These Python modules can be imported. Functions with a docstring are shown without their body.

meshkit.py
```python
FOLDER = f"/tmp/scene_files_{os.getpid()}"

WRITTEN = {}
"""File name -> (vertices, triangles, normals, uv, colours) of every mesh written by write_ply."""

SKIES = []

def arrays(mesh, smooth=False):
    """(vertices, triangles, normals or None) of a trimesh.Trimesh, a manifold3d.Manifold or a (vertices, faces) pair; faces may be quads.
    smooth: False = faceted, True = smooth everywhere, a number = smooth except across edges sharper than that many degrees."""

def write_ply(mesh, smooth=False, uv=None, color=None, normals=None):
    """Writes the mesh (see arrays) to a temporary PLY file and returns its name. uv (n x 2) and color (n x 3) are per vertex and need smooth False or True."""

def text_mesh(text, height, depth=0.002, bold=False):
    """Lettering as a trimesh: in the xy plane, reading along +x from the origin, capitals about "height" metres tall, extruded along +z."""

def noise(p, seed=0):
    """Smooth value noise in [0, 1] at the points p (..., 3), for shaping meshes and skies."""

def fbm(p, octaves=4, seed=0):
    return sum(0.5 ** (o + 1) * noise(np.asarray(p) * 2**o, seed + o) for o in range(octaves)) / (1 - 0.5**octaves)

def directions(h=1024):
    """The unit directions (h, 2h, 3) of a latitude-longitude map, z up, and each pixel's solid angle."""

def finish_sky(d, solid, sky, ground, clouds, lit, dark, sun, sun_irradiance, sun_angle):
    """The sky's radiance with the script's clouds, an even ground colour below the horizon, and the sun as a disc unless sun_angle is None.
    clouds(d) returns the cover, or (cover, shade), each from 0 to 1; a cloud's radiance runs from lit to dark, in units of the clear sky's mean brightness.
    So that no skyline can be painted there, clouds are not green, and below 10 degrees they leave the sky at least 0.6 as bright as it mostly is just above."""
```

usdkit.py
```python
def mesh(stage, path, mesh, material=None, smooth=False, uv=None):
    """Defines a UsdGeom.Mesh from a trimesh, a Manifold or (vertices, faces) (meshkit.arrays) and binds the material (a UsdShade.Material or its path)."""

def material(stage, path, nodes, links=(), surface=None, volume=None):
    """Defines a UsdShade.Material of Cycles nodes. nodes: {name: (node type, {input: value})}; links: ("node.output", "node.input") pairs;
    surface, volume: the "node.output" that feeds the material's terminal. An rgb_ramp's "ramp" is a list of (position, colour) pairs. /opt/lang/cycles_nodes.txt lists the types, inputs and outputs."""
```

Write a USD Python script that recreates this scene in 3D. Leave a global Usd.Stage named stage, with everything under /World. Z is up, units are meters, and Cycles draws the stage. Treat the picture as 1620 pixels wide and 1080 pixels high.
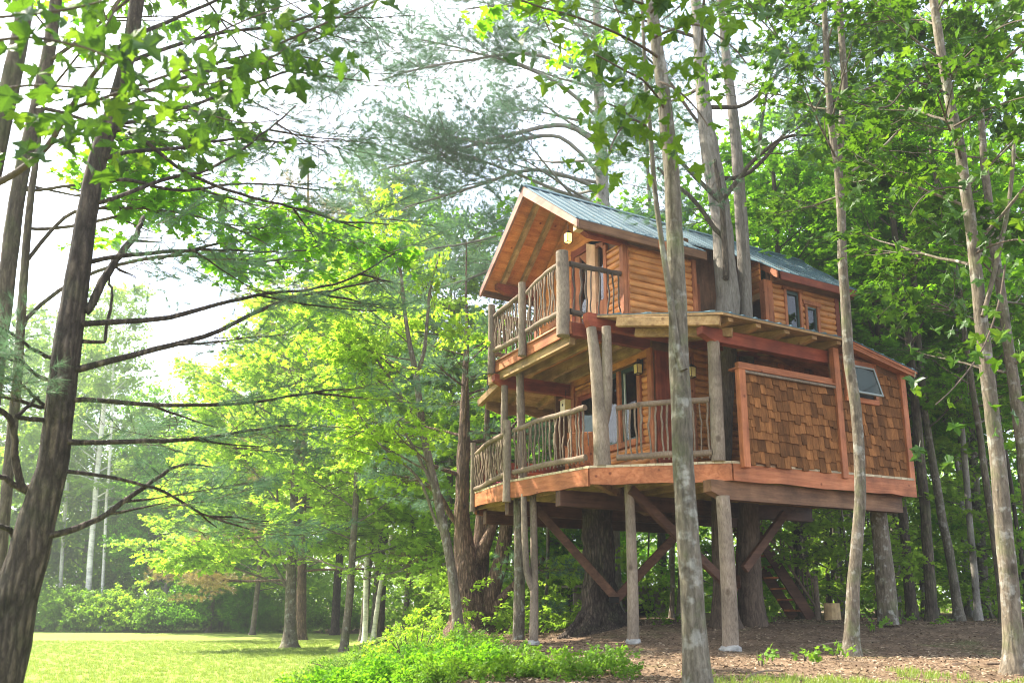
import math, random
import numpy as np, trimesh, usdkit, meshkit
from shapely.geometry import Polygon, LineString, box as sbox
from pxr import Usd, UsdGeom, UsdLux, UsdShade, Gf, Sdf, Vt

stage = Usd.Stage.CreateInMemory()
UsdGeom.SetStageUpAxis(stage, 'Z'); UsdGeom.SetStageMetersPerUnit(stage, 1.0)
UsdGeom.Xform.Define(stage, '/World'); UsdGeom.Scope.Define(stage, '/World/Looks')
PI = math.pi

# ------------------------------------------------------------------ camera, sky, sun, exposure
W, H, F, Y0, YH = 1620., 1080., 1290., 680., 950.      # photograph's size, focal length, principal row and horizon row
PITCH = math.atan((YH - Y0) / F)
EYE = np.array([0, 0, 1.6])
EXPOSURE = 2.05
SUN_AZ, SUN_EL = math.radians(-64), math.radians(50)    # azimuth from +y towards +x
SUN_POWER, SKY_POWER = 1.25, 0.15
HAZE = 0.0009                                           # per metre
cam = UsdGeom.Camera.Define(stage, '/World/camera')
cam.CreateHorizontalApertureAttr(36.0); cam.CreateVerticalApertureAttr(36.0 * H / W)
cam.CreateFocalLengthAttr(36.0 * F / W)
cam.CreateVerticalApertureOffsetAttr((Y0 - H / 2) / W * 36.0)
cam.CreateClippingRangeAttr(Gf.Vec2f(0.05, 5000)); cam.CreateExposureAttr(EXPOSURE)
cam.CreateFStopAttr(1.8); cam.CreateFocusDistanceAttr(14.0)
cam.AddTranslateOp().Set(Gf.Vec3d(*EYE)); cam.AddRotateXOp().Set(90 + math.degrees(PITCH))

dome = UsdLux.DomeLight.Define(stage, '/World/sky'); dome.CreateIntensityAttr(1.0)
sky_m = usdkit.material(stage, '/World/Looks/sky_light', {
    's': ('sky_texture', {'sky_type': 'single_scattering', 'sun_disc': False, 'sun_elevation': SUN_EL, 'sun_rotation': SUN_AZ, 'altitude': 200.0,
                          'air_density': 1.0, 'aerosol_density': 3.0}),
    'tc': ('texture_coordinate', {}),
    'mp': ('mapping', {'scale': (1, 1, 2.2)}),
    'nz': ('noise_texture', {'scale': 2.2, 'detail': 5.0, 'roughness': 0.6}),
    'rp': ('rgb_ramp', {'ramp': [(0.0, (0.25,) * 3), (0.42, (0.35,) * 3), (0.62, (0.85,) * 3), (1.0, (1,) * 3)]}),
    'mx': ('mix', {'color2': (4.1, 4.35, 4.75)}),
    'b': ('background_shader', {'strength': SKY_POWER})},
    [('tc.generated', 'mp.vector'), ('mp.vector', 'nz.vector'), ('nz.fac', 'rp.fac'), ('rp.color', 'mx.fac'), ('s.color', 'mx.color1'), ('mx.color', 'b.color')], surface='b.background')
UsdShade.MaterialBindingAPI.Apply(dome.GetPrim()).Bind(sky_m)
sun = UsdLux.DistantLight.Define(stage, '/World/sun')
sun.CreateIntensityAttr(SUN_POWER); sun.CreateAngleAttr(0.5); sun.CreateNormalizeAttr(True); sun.CreateColorAttr(Gf.Vec3f(1.0, 0.92, 0.78))
_to = np.array([math.sin(SUN_AZ) * math.cos(SUN_EL), math.cos(SUN_AZ) * math.cos(SUN_EL), math.sin(SUN_EL)])
_q = Gf.Rotation(Gf.Vec3d(0, 0, 1), Gf.Vec3d(*map(float, _to)))
sun.AddTransformOp().Set(Gf.Matrix4d().SetRotate(_q))

# ------------------------------------------------------------------ helpers
def ray(px, py):
    a, b = (px - W / 2) / F, -(py - Y0) / F
    s, c = math.sin(PITCH), math.cos(PITCH)
    return np.array([a, c - b * s, s + b * c])

def at(px, py, depth):
    """A point of the place that the photograph shows at (px, py), depth metres ahead of the camera."""
    r = ray(px, py)
    return EYE + r * depth / r[1]

def sstep(x):
    x = np.clip(x, 0, 1); return x * x * (3 - 2 * x)

def ground_z(x, y):
    x, y = np.asarray(x, float), np.asarray(y, float)
    edge = -3.3 - 0.1 * y
    z = 0.8 * sstep((x - edge) / 4.2) * sstep((y - 0.5) / 6.5)
    z = z + 0.34 * sstep((y - 13.0) / 4.0) * sstep((x - 0.3) / 2.4)
    bump = meshkit.noise(np.stack([x * .8, y * .8, x * 0], -1), 3) - 0.5
    return z + 0.07 * bump * sstep((x - edge - 1) / 3) - 0.35 * sstep((y - 30) / 20) * sstep((x + 2) / 6)

counts = {}
def path_of(name, parent):
    base = (parent if parent is None or isinstance(parent, str) else str(parent.GetPath())) or '/World'
    k = (base, name); n = counts.get(k, 0); counts[k] = n + 1
    return f'{base}/{name}' if n == 0 else f'{base}/{name}_{n:03d}'

def tag(p, label=None, cat=None, group=None, kind=None):
    p = p.GetPrim() if hasattr(p, 'GetPrim') else p
    for k, v in (('label', label), ('category', cat), ('group', group), ('kind', kind)):
        if v: p.SetCustomDataByKey(k, v)
    return p

def thing(name, label=None, cat=None, loc=(0, 0, 0), rz=0, group=None, kind=None):
    x = UsdGeom.Xform.Define(stage, path_of(name, None))
    x.AddTranslateOp().Set(Gf.Vec3d(*map(float, loc)))
    if rz: x.AddRotateZOp().Set(math.degrees(rz))
    return tag(x, label, cat, group, kind)

def holder(name, parent, label=None):
    x = UsdGeom.Xform.Define(stage, path_of(name, parent)); return tag(x, label)

def obj(name, mesh, mat, parent=None, smooth=False, label=None, cat=None, group=None, kind=None):
    m = usdkit.mesh(stage, path_of(name, parent), mesh, mat, smooth=smooth)
    return tag(m, label, cat, group, kind)

def cat_mesh(parts):
    vs, fs, n = [], [], 0
    for v, f in parts:
        vs.append(v); fs.append(f + n); n += len(v)
    return np.vstack(vs), np.vstack(fs)

# chamfered box template: 24 vertices
_c = trimesh.Trimesh(np.array([[sx * (1 if a == 0 else .8), sy * (1 if a == 1 else .8), sz * (1 if a == 2 else .8)] for sx in (-1, 1) for sy in (-1, 1) for sz in (-1, 1) for a in range(3)]), [[0, 1, 2]], process=False).convex_hull
CHF_V, CHF_F = np.array(_c.vertices), np.array(_c.faces)
def cbox(size, ch=0.006):
    h = np.asarray(size, float) / 2
    ch = min(ch, h.min() * .45)
    s = np.sign(CHF_V); full = np.abs(CHF_V) > .9
    return s * (h - np.where(full, 0, ch)), CHF_F.copy()

def frame_of(d, up=(0, 0, 1)):
    d = np.asarray(d, float); d = d / np.linalg.norm(d)
    up = np.asarray(up, float)
    if abs(d @ up) > .98: up = np.array([0, 1., 0])
    s = np.cross(up, d); s /= np.linalg.norm(s)
    return d, s, np.cross(d, s)

def beam(p, q, w, h, up=(0, 0, 1), ch=0.008):
    """A bar from p to q, w wide, h high, centred on the line."""
    p, q = np.asarray(p, float), np.asarray(q, float)
    d, s, u = frame_of(q - p, up)
    v, f = cbox((np.linalg.norm(q - p), w, h), ch)
    return (p + q) / 2 + v[:, :1] * d + v[:, 1:2] * s + v[:, 2:] * u, f

def bx(lo, hi, ch=0.006):
    lo, hi = np.minimum(lo, hi), np.maximum(lo, hi)
    v, f = cbox(np.asarray(hi, float) - np.asarray(lo, float), ch)
    return v + (np.asarray(lo, float) + np.asarray(hi, float)) / 2, f

def prism(poly, place, thick):
    """A flat outline (n x 2) extruded by thick; place((n x 3) local points) puts it in the house."""
    m = trimesh.creation.extrude_polygon(Polygon(poly), thick, engine='earcut')
    return place(np.array(m.vertices)), np.array(m.faces)

def tube(pts, rad, sides=8, rough=0.0, seed=0, caps=True, freq=6.0):
    p = np.asarray(pts, float); n = len(p)
    r = np.broadcast_to(np.asarray(rad, float), (n,))
    t = np.gradient(p, axis=0) if n > 2 else np.repeat(p[1:] - p[:1], 2, 0)
    t /= np.linalg.norm(t, axis=1, keepdims=True) + 1e-12
    ref = np.array([1., 0, 0]) if abs(t[:, 0]).mean() < .7 else np.array([0, 0, 1.])
    a = np.cross(t, ref); a /= np.linalg.norm(a, axis=1, keepdims=True) + 1e-12
    b = np.cross(t, a); ang = np.arange(sides) * 2 * PI / sides
    dirs = np.cos(ang)[None, :, None] * a[:, None] + np.sin(ang)[None, :, None] * b[:, None]
    rr = np.repeat(r[:, None], sides, 1)
    if rough:
        q = p[:, None] + dirs * r[:, None, None]
        rr = rr * (1 + rough * 2 * (meshkit.fbm(q * np.array([freq, freq, freq * .35]) + seed * 7.13, 3, seed) - .5))
    v = (p[:, None] + dirs * rr[..., None]).reshape(-1, 3)
    i, j = np.meshgrid(np.arange(n - 1), np.arange(sides), indexing='ij')
    A, B = i * sides + j, i * sides + (j + 1) % sides
    C, D = A + sides, B + sides
    f = np.vstack([np.stack([A, B, D], -1).reshape(-1, 3), np.stack([A, D, C], -1).reshape(-1, 3)])
    if caps:
        v = np.vstack([v, p[:1], p[-1:]]); k = np.arange(sides)
        f = np.vstack([f, np.stack([np.full(sides, n * sides), (k + 1) % sides, k], -1),
                       np.stack([np.full(sides, n * sides + 1), (n - 1) * sides + k, (n - 1) * sides + (k + 1) % sides], -1)])
    return v, f

def curve(pts, n, rad=None):
    """Smooth resampling (Catmull-Rom) of a polyline, with its radii."""
    from scipy.interpolate import PchipInterpolator
    p = np.asarray(pts, float)
    s = np.r_[0, np.cumsum(np.linalg.norm(np.diff(p, axis=0), axis=1))]
    x = np.linspace(0, s[-1], n)
    out = PchipInterpolator(s, p, axis=0)(x)
    return (out, PchipInterpolator(s, np.asarray(rad, float))(x)) if rad is not None else out

def log_between(p, q, r, rng, bend=.02, sides=10, n=10, rough=.06, r2=None):
    p, q = np.asarray(p, float), np.asarray(q, float)
    t = np.linspace(0, 1, n)[:, None]
    off = np.cumsum(rng.normal(0, 1, (n, 3)), 0); off -= off[0] + (off[-1] - off[0]) * t
    return tube(p + (q - p) * t + off * bend * .5, np.linspace(r, r2 or r, n), sides, rough, int(rng.integers(1e6)), freq=9)

# ------------------------------------------------------------------ materials
MATS = {}
def wood(name, dark, mid, light, axis='x', scale=1.0, rough=.6, knots=.0, tone=.25, gloss=.2):
    key = f'{name}_{axis}'
    if key in MATS: return MATS[key]
    st = {'x': (1.2, 16, 16), 'y': (16, 1.2, 16), 'z': (16, 16, 1.2)}[axis]
    nodes = {
        'tc': ('texture_coordinate', {}), 'oi': ('object_info', {}),
        'off': ('vector_math', {'math_type': 'scale', 'vector1': (37.0, 17.0, 53.0)}), 'add': ('vector_math', {'math_type': 'add'}),
        'mp': ('mapping', {'scale': tuple(s * scale for s in st)}),
        'n': ('noise_texture', {'scale': 1.0, 'detail': 6.0, 'roughness': .65, 'distortion': .6}),
        'n2': ('noise_texture', {'scale': 2.3, 'detail': 3.0}),
        'r': ('rgb_ramp', {'ramp': [(.25, dark), (.5, mid), (.75, light)]}),
        'v': ('math', {'math_type': 'multiply_add', 'value2': tone, 'value3': 1 - tone / 2}),
        'v2': ('map_range', {'from_min': .3, 'from_max': .7, 'to_min': .62, 'to_max': 1.28, 'clamp': True}),
        'vm': ('math', {'math_type': 'multiply'}),
        'h': ('hsv', {}), 'b': ('bump', {'strength': .35, 'distance': .01}),
        'p': ('principled_bsdf', {'roughness': rough, 'specular_ior_level': gloss})}
    links = [('oi.random', 'off.scale'), ('tc.object', 'add.vector1'), ('off.vector', 'add.vector2'), ('add.vector', 'mp.vector'), ('mp.vector', 'n.vector'),
             ('add.vector', 'n2.vector'), ('n.fac', 'r.fac'), ('oi.random', 'v.value1'), ('n2.fac', 'v2.value'), ('v.value', 'vm.value1'), ('v2.result', 'vm.value2'),
             ('vm.value', 'h.value'), ('r.color', 'h.color'), ('n.fac', 'b.height'), ('b.normal', 'p.normal')]
    if knots:
        nodes |= {'kv': ('voronoi_texture', {'scale': 3.2}), 'kr': ('rgb_ramp', {'ramp': [(0, (.18, .07, .03)), (.06, (.3, .14, .07)), (.11, (1, 1, 1)), (1, (1, 1, 1))]}),
                  'km': ('mix', {'mix_type': 'multiply', 'fac': knots})}
        links += [('add.vector', 'kv.vector'), ('kv.distance', 'kr.fac'), ('h.color', 'km.color1'), ('kr.color', 'km.color2'), ('km.color', 'p.base_color')]
    else:
        links += [('h.color', 'p.base_color')]
    MATS[key] = usdkit.material(stage, f'/World/Looks/{key}', nodes, links, surface='p.BSDF')
    return MATS[key]

def cedar(a): return wood('cedar', (.19, .055, .02), (.31, .105, .04), (.41, .16, .07), a, knots=.7)
def redbeam(a): return wood('red_beam', (.12, .022, .010), (.2, .042, .018), (.27, .07, .03), a)
def bracewood(a): return wood('brace_timber', (.04, .018, .01), (.08, .036, .02), (.12, .06, .034), a)
def brownbeam(a): return wood('brown_beam', (.085, .04, .02), (.15, .075, .036), (.22, .12, .06), a)
def tan(a): return wood('tan_timber', (.19, .105, .04), (.3, .18, .075), (.41, .27, .13), a, knots=.5)
def honey(a): return wood('honey_log', (.3, .105, .026), (.44, .175, .046), (.56, .26, .085), a, rough=.45, gloss=.3, knots=.5)
def orange(a): return wood('orange_plank', (.36, .11, .028), (.52, .18, .045), (.6, .26, .08), a, rough=.5, knots=.8, tone=.3)
def deckwood(a): return wood('deck_plank', (.26, .2, .12), (.4, .32, .2), (.5, .42, .28), a)
def shake(a): return wood('cedar_shake', (.085, .034, .011), (.165, .068, .022), (.25, .11, .038), a, scale=1.6, rough=.85, tone=.75, gloss=.08)

def bark(name, dark, mid, light, vscale=1.0, bump=.6, dist=.03, moss=0.0, blotch=0.0, horiz=False, crack=0.0, knots=True):
    st = (30, 30, 9) if not horiz else (4, 4, 14)
    nodes = {'g': ('geometry', {}), 'mp': ('mapping', {'scale': tuple(s * vscale for s in st)}),
             'n': ('noise_texture', {'scale': 1.0, 'detail': 10.0, 'roughness': .72, 'distortion': .5}),
             'n2': ('noise_texture', {'scale': 1.7, 'detail': 4.0}),
             'r': ('rgb_ramp', {'ramp': [(.28, dark), (.48, mid), (.72, light)]}),
             'v2': ('map_range', {'from_min': .3, 'from_max': .7, 'to_min': .7, 'to_max': 1.3, 'clamp': True}),
             'h': ('hsv', {}), 'm': ('mix', {'color2': (.09, .12, .035), 'fac': 0.0}),
             'm2': ('mix', {'color2': (.42, .42, .37), 'fac': 0.0}),
             'b': ('bump', {'strength': bump, 'distance': dist}), 'p': ('principled_bsdf', {'roughness': .85, 'specular_ior_level': .2})}
    links = [('g.position', 'mp.vector'), ('mp.vector', 'n.vector'), ('g.position', 'n2.vector'), ('n.fac', 'r.fac'), ('n2.fac', 'v2.value'), ('v2.result', 'h.value'), ('r.color', 'h.color'),
             ('h.color', 'm.color1'), ('m.color', 'm2.color1'), ('m2.color', 'p.base_color'), ('n.fac', 'b.height'), ('b.normal', 'p.normal')]
    if moss:
        nodes |= {'n3': ('noise_texture', {'scale': 2.5, 'detail': 6.0, 'roughness': .7}), 'mr': ('map_range', {'from_min': .5, 'from_max': .68, 'to_min': 0, 'to_max': moss, 'clamp': True})}
        links += [('g.position', 'n3.vector'), ('n3.fac', 'mr.value'), ('mr.result', 'm.fac')]
    if blotch:
        nodes |= {'n4': ('noise_texture', {'scale': 7.0, 'detail': 4.0, 'roughness': .6}), 'br': ('map_range', {'from_min': .55, 'from_max': .66, 'to_min': 0, 'to_max': blotch, 'clamp': True})}
        links += [('g.position', 'n4.vector'), ('n4.fac', 'br.value'), ('br.result', 'm2.fac')]
    height, color = 'n.fac', 'm2.color'
    if crack:   # plates between long upright fissures
        nodes |= {'cm': ('mapping', {'scale': (17, 17, 2.6)}), 'cn': ('mix', {'mix_type': 'linear_light', 'fac': .35}), 'cv': ('voronoi_texture', {'feature': 'distance_to_edge', 'scale': 1.0}),
                  'cr': ('map_range', {'from_min': .0, 'from_max': .3, 'to_min': 1 - crack, 'to_max': 1.12, 'clamp': True}), 'ch': ('hsv', {}), 'hh': ('math', {'math_type': 'multiply_add', 'value2': .35})}
        links += [('g.position', 'cm.vector'), ('cm.vector', 'cn.color1'), ('n.color', 'cn.color2'), ('cn.color', 'cv.vector'), ('cv.distance', 'cr.value'), ('cr.result', 'ch.value'), ('m2.color', 'ch.color'), ('n.fac', 'hh.value1'), ('cr.result', 'hh.value3')]
        height, color = 'hh.value', 'ch.color'
    if knots and not horiz:   # scattered dark branch scars
        nodes |= {'kg': ('mapping', {'scale': (3.0, 3.0, 2.0)}), 'kv': ('voronoi_texture', {'scale': 1.0}), 'kr': ('rgb_ramp', {'ramp': [(0, (.25, .22, .2)), (.1, (.4, .36, .32)), (.17, (1, 1, 1)), (1, (1, 1, 1))]}), 'km': ('mix', {'mix_type': 'multiply', 'fac': .85})}
        links += [('g.position', 'kg.vector'), ('kg.vector', 'kv.vector'), ('kv.distance', 'kr.fac'), (color, 'km.color1'), ('kr.color', 'km.color2')]
        color = 'km.color'
    links = [l for l in links if l not in (('m2.color', 'p.base_color'), ('n.fac', 'b.height'))] + [(color, 'p.base_color'), (height, 'b.height')]
    return usdkit.material(stage, f'/World/Looks/{name}', nodes, links, surface='p.BSDF')

M = {}
M['bark_maple'] = bark('maple_bark', (.045, .037, .026), (.108, .092, .066), (.19, .165, .125), moss=.5, blotch=.35, crack=.25)
M['bark_maple_dark'] = bark('dark_maple_bark', (.035, .027, .02), (.085, .066, .048), (.15, .12, .09), moss=.4, crack=.45)
M['bark_tan'] = bark('tan_maple_bark', (.04, .03, .021), (.112, .09, .064), (.19, .16, .118), moss=.5, blotch=.4, crack=.2)
M['bark_pine'] = bark('pine_bark', (.02, .015, .012), (.075, .055, .042), (.16, .125, .1), bump=1.0, dist=.05, moss=.25, crack=.55)
M['bark_pine_red'] = bark('red_pine_bark', (.06, .035, .022), (.16, .1, .065), (.28, .19, .13), bump=1.0, dist=.05, crack=.5)
M['bark_birch'] = bark('birch_bark', (.2, .18, .15), (.6, .57, .5), (.75, .72, .66), horiz=True, bump=.2)
M['bark_grey'] = bark('grey_bark', (.1, .085, .07), (.2, .18, .155), (.33, .3, .265), moss=.3)
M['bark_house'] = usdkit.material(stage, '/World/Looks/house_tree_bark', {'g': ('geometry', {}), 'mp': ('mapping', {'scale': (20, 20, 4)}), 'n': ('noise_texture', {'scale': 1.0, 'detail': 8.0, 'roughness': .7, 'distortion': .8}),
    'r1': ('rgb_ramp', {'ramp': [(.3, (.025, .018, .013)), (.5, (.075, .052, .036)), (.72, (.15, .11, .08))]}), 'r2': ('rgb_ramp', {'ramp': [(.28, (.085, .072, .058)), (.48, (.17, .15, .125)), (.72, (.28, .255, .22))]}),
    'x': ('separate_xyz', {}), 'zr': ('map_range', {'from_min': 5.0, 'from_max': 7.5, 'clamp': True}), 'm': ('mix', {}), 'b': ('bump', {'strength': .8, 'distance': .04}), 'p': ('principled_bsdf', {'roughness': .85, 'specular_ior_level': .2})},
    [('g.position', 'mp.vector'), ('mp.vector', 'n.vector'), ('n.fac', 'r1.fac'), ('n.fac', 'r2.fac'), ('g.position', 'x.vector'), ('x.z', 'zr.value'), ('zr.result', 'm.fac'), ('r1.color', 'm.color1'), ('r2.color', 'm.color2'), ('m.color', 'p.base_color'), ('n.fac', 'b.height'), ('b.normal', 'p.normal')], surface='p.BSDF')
M['post_log'] = bark('peeled_log', (.085, .064, .045), (.175, .135, .098), (.27, .22, .168), vscale=1.3, bump=.35)
M['post_brown'] = bark('brown_log', (.08, .06, .045), (.17, .13, .095), (.27, .22, .165), vscale=1.4, bump=.6)
M['twig'] = bark('twig_wood', (.075, .05, .034), (.155, .11, .076), (.25, .19, .135), vscale=2, bump=.4)
M['twig_dark'] = bark('dark_twig_wood', (.04, .03, .022), (.075, .055, .04), (.12, .09, .065), vscale=2, bump=.3)

def simple(name, col, rough=.5, metal=0.0, spec=.5, emit=None, noise=0.0):
    nodes = {'p': ('principled_bsdf', {'base_color': col, 'roughness': rough, 'metallic': metal, 'specular_ior_level': spec} | ({'emission_color': emit[0], 'emission_strength': emit[1]} if emit else {}))}
    links = []
    if noise:
        nodes |= {'g': ('geometry', {}), 'n': ('noise_texture', {'scale': 9.0, 'detail': 5.0}), 'v': ('map_range', {'from_min': .3, 'from_max': .7, 'to_min': 1 - noise, 'to_max': 1 + noise}), 'h': ('hsv', {'color': col})}
        links = [('g.position', 'n.vector'), ('n.fac', 'v.value'), ('v.result', 'h.value'), ('h.color', 'p.base_color')]
        del nodes['p'][1]['base_color']
    return usdkit.material(stage, f'/World/Looks/{name}', nodes, links, surface='p.BSDF')

M['green_metal'] = simple('green_metal_roof', (.035, .1, .118), .5, 0.0, .3, noise=.18)
M['green_metal'] = usdkit.material(stage, '/World/Looks/stained_green_metal', {'g': ('geometry', {}), 'mp': ('mapping', {'scale': (1.0, 1.0, 1.0)}), 'n': ('noise_texture', {'scale': 14.0, 'detail': 6.0, 'roughness': .7}), 'n2': ('noise_texture', {'scale': 1.3, 'detail': 5.0, 'roughness': .65}),
    'ad': ('math', {'math_type': 'multiply'}), 'mr': ('map_range', {'from_min': .3, 'from_max': .4, 'to_min': 0, 'to_max': .75, 'clamp': True}), 'v': ('map_range', {'from_min': .3, 'from_max': .7, 'to_min': .75, 'to_max': 1.25}), 'h': ('hsv', {'color': (.055, .112, .14)}),
    'm': ('mix', {'color2': (.1, .065, .03)}), 'p': ('principled_bsdf', {'roughness': .5, 'specular_ior_level': .35})},
    [('g.position', 'n.vector'), ('g.position', 'n2.vector'), ('n.fac', 'ad.value1'), ('n2.fac', 'ad.value2'), ('ad.value', 'mr.value'), ('n2.fac', 'v.value'), ('v.result', 'h.value'), ('h.color', 'm.color1'), ('mr.result', 'm.fac'), ('m.color', 'p.base_color')], surface='p.BSDF')
M['black_metal'] = simple('black_iron', (.012, .011, .01), .45, .6)
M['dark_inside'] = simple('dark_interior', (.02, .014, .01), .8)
M['green_frame'] = simple('green_window_frame', (.02, .045, .035), .4)
M['white_trim'] = simple('pale_window_frame', (.5, .5, .47), .45)
M['grey_trim'] = simple('grey_window_frame', (.2, .23, .22), .5)
M['curtain'] = simple('white_blind', (.75, .75, .74), .8)
M['lamp_glass'] = simple('lit_amber_glass', (.8, .5, .15), .4, emit=((1.0, .5, .1), 1.3))
M['amber_glass'] = simple('amber_glass', (.55, .42, .14), .3, noise=.15)
M['concrete'] = simple('concrete_footing', (.26, .25, .23), .95, noise=.45)
M['cut_wood'] = simple('cut_wood', (.5, .34, .17), .7, noise=.2)
M['blue_cloth'] = simple('blue_cloth', (.03, .05, .13), .9)
M['pink_cloth'] = simple('pink_cloth', (.45, .05, .11), .9)
M['ply'] = simple('weathered_plywood', (.22, .18, .12), .8, noise=.25)
M['glass_dark'] = usdkit.material(stage, '/World/Looks/dim_window_glass', {'t': ('transparent_bsdf', {'color': (.3, .4, .36)}), 'g': ('glossy_bsdf', {'roughness': .08, 'color': (.8, .9, .85)}), 'm': ('mix_closure', {'fac': .045})},
                            [('t.BSDF', 'm.closure1'), ('g.BSDF', 'm.closure2')], surface='m.closure')
M['glass'] = usdkit.material(stage, '/World/Looks/window_glass', {'t': ('transparent_bsdf', {'color': (.85, .9, .88)}), 'g': ('glossy_bsdf', {'roughness': .02, 'color': (1, 1, 1)}), 'f': ('fresnel', {'IOR': 1.5}), 'm': ('mix_closure', {})},
                            [('f.fac', 'm.fac'), ('t.BSDF', 'm.closure1'), ('g.BSDF', 'm.closure2')], surface='m.closure')

def leafmat(name, dark, mid, light, trans, tfac=.45, rough=.45, spec=.35):
    return usdkit.material(stage, f'/World/Looks/{name}', {
        'g': ('geometry', {}), 'n': ('noise_texture', {'scale': .7, 'detail': 3.0}), 'a': ('math', {'math_type': 'multiply_add', 'value2': .5, 'value3': .0}), 'a2': ('math', {'math_type': 'multiply_add', 'value2': .5}),
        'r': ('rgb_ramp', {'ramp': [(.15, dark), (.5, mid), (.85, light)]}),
        'tr': ('mix', {'mix_type': 'multiply', 'fac': 1.0, 'color2': trans}),
        'p': ('principled_bsdf', {'roughness': rough, 'specular_ior_level': spec}), 't': ('translucent_bsdf', {}), 'm': ('mix_closure', {'fac': tfac})},
        [('g.random_per_island', 'a.value1'), ('g.position', 'n.vector'), ('n.fac', 'a2.value1'), ('a.value', 'a2.value3'), ('a2.value', 'r.fac'), ('r.color', 'p.base_color'),
         ('r.color', 'tr.color1'), ('tr.color', 't.color'), ('p.BSDF', 'm.closure1'), ('t.BSDF', 'm.closure2')], surface='m.closure')

M['leaf_maple'] = leafmat('maple_leaf', (.085, .22, .014), (.14, .33, .02), (.22, .42, .035), (2.0, 1.75, .9), .58, .55, .12)
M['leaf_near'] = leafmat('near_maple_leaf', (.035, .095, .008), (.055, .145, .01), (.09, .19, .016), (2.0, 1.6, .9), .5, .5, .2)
M['leaf_near_pale'] = leafmat('pale_near_maple_leaf', (.07, .15, .012), (.11, .21, .018), (.16, .26, .03), (1.8, 1.5, .9), .5, .65, .12)
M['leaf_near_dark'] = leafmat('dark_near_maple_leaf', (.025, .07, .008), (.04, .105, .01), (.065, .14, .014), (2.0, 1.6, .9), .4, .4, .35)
M['leaf_yellow'] = leafmat('young_maple_leaf', (.21, .35, .03), (.31, .47, .05), (.42, .55, .08), (1.55, 1.5, .95), .58, .5, .12)
M['leaf_deep'] = leafmat('deep_wood_leaf', (.07, .18, .012), (.11, .27, .018), (.17, .35, .03), (2.0, 1.8, .9), .58, .5, .12)
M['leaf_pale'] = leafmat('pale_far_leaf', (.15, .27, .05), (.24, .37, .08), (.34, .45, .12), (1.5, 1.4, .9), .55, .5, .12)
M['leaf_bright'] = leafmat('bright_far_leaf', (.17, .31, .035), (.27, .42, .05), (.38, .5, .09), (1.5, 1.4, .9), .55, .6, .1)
M['leaf_shrub'] = leafmat('shrub_leaf', (.1, .21, .018), (.16, .29, .03), (.25, .38, .05), (1.7, 1.6, .9), .45, .5, .2)
M['needle'] = leafmat('pine_needle', (.085, .165, .095), (.135, .235, .14), (.21, .315, .19), (1.3, 1.3, 1.1), tfac=.35, rough=.6, spec=.2)
M['needle_tan'] = leafmat('yellowed_pine_needle', (.2, .17, .06), (.32, .26, .09), (.42, .34, .13), (1.4, 1.3, 1.0), tfac=.35)
M['grass'] = leafmat('grass_blade', (.15, .22, .035), (.2, .27, .045), (.27, .33, .07), (1.6, 1.5, 1.0), tfac=.4)
for k_, c_ in enumerate([(.1, .064, .038), (.18, .122, .076), (.31, .235, .16), (.06, .04, .026)]): M[f'chip_{k_}'] = simple(f'wood_chip_{k_}', c_, .9, 0, .1, noise=.3)

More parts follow.
